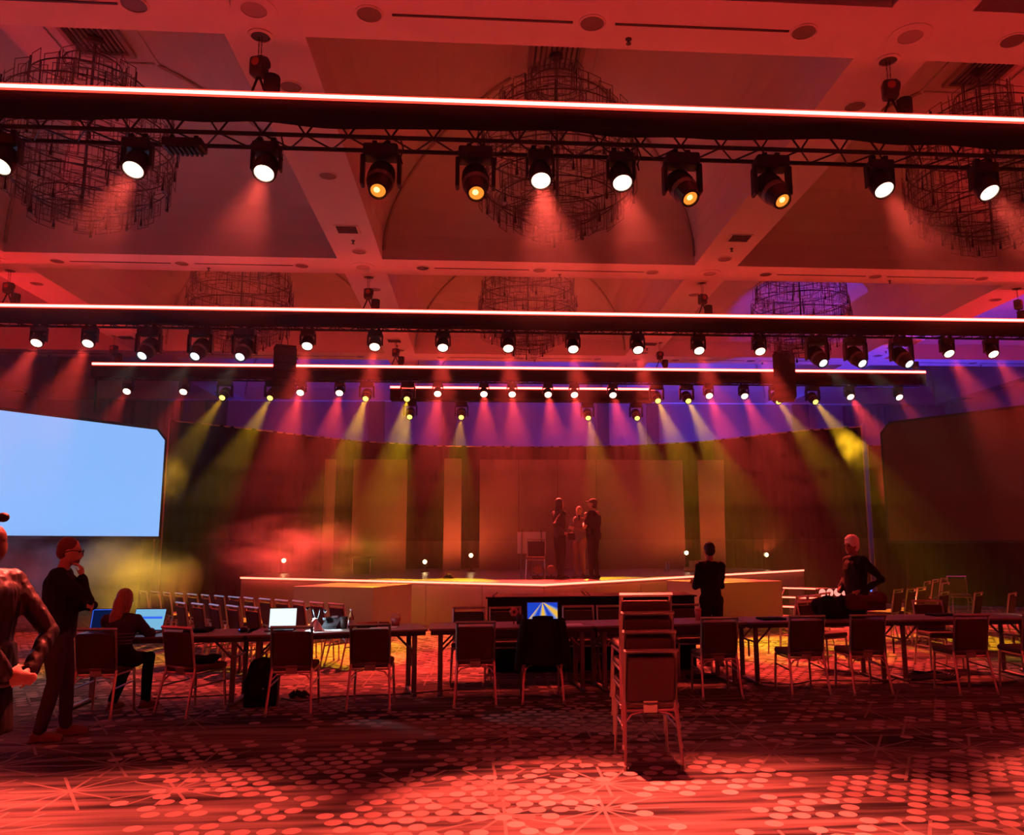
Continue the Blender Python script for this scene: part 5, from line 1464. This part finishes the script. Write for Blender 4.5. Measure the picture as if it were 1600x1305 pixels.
for k in range(3):
    p = at_y(1078, 888, 22.4); bm = bmesh.new(); rbx(bm, (0, 0, .02), (.3, .22, .035), .006, 1)
    tag(obj('binder', bm, M['wrap'] if k != 1 else M['paper'], None, loc=(p.x, 22.4, SZ+.042*k), rot=(0, 0, .1*k)), '%s binder of the stack beside the stage road case' % ('lowest', 'middle', 'topmost')[k], 'binder', 'stack of binders on stage')
p = at_z(700, 905, SZ); bm = bmesh.new(); t = thing('cable_bundle', 'small dark cable bundle on the left stage edge', 'cable', (p.x, p.y+.15, SZ))
pts = [(.12*math.cos(i*.5)*(1-i/90), .1*math.sin(i*.5), .015+.0015*i) for i in range(60)]; tube(bm, pts, .014, 5); obj('loops', bm, M['plastic'], t, True)

# ------------------------------------------------------------------ thicker puffs of haze
def puff(name, label, c, r, dens, nscale, thr, rot=None):
    bm = bmesh.new(); ell(bm, (0, 0, 0), (1, 1, 1), None, 20)
    mt = bpy.data.materials.new(name); mt.use_nodes = True; nt = mt.node_tree; N = nt.nodes; L = nt.links; N.clear()
    o = N.new('ShaderNodeOutputMaterial'); v = N.new('ShaderNodeVolumeScatter'); tc = N.new('ShaderNodeTexCoord'); nz = N.new('ShaderNodeTexNoise')
    nz.inputs['Scale'].default_value = nscale; nz.inputs['Detail'].default_value = 3; L.new(tc.outputs['Object'], nz.inputs['Vector'])
    ln = N.new('ShaderNodeVectorMath'); ln.operation = 'LENGTH'; L.new(tc.outputs['Object'], ln.inputs[0])
    a = N.new('ShaderNodeMapRange'); L.new(ln.outputs['Value'], a.inputs[0]); a.inputs[1].default_value = 1.0; a.inputs[2].default_value = .25; a.inputs[3].default_value = 0; a.inputs[4].default_value = 1
    b = N.new('ShaderNodeMapRange'); L.new(nz.outputs['Fac'], b.inputs[0]); b.inputs[1].default_value = thr; b.inputs[2].default_value = thr+.22; b.inputs[3].default_value = .05; b.inputs[4].default_value = 1
    m1 = N.new('ShaderNodeMath'); m1.operation = 'MULTIPLY'; L.new(a.outputs[0], m1.inputs[0]); L.new(b.outputs[0], m1.inputs[1])
    m2 = N.new('ShaderNodeMath'); m2.operation = 'MULTIPLY'; L.new(m1.outputs[0], m2.inputs[0]); m2.inputs[1].default_value = dens
    L.new(m2.outputs[0], v.inputs['Density']); v.inputs['Anisotropy'].default_value = .2; L.new(v.outputs[0], o.inputs['Volume'])
    ob = obj(name, bm, mt, None, True, loc=c); ob.scale = r
    if rot: ob.rotation_euler = rot
    return tag(ob, label, 'haze', None, 'stuff')
lamp = Vector((x_at(1270, 21.5, 5.5), 21.5, 5.5)); q = D36.normalized()
puff('haze_puff', 'dense smoke puff glowing yellow at the right', lamp+q*2.7, (.75, .7, .85), .34, 1.9, .46)
lamp = Vector((x_at(1327, 21.5, 5.6), 21.5, 5.6)); q = D45.normalized()
puff('haze_puff', 'drifting smoke glowing red below the yellow puff', lamp+q*3.6+Vector((.25, 0, 0)), (.9, .9, 1.25), .55, 1.6, .42)
c = at_y(470, 862, 17.9); puff('haze_puff', 'low smoke cloud drifting over the left of the stage', c, (2.3, .9, .85), .8, 2.0, .45)
c = at_y(110, 905, 15.2); puff('haze_puff', 'pale smoke lying below the bright blue screen', c, (2.3, 1.2, .95), 1.6, 1.9, .40)
lamp = Vector((x_at(351, 21.5, 5.5), 21.5, 5.5)); q = D36.normalized()
puff('haze_puff', 'faint olive smoke wisp beside the blue screen', lamp+q*4.1, (.5, .5, .75), .30, 1.6, .42)
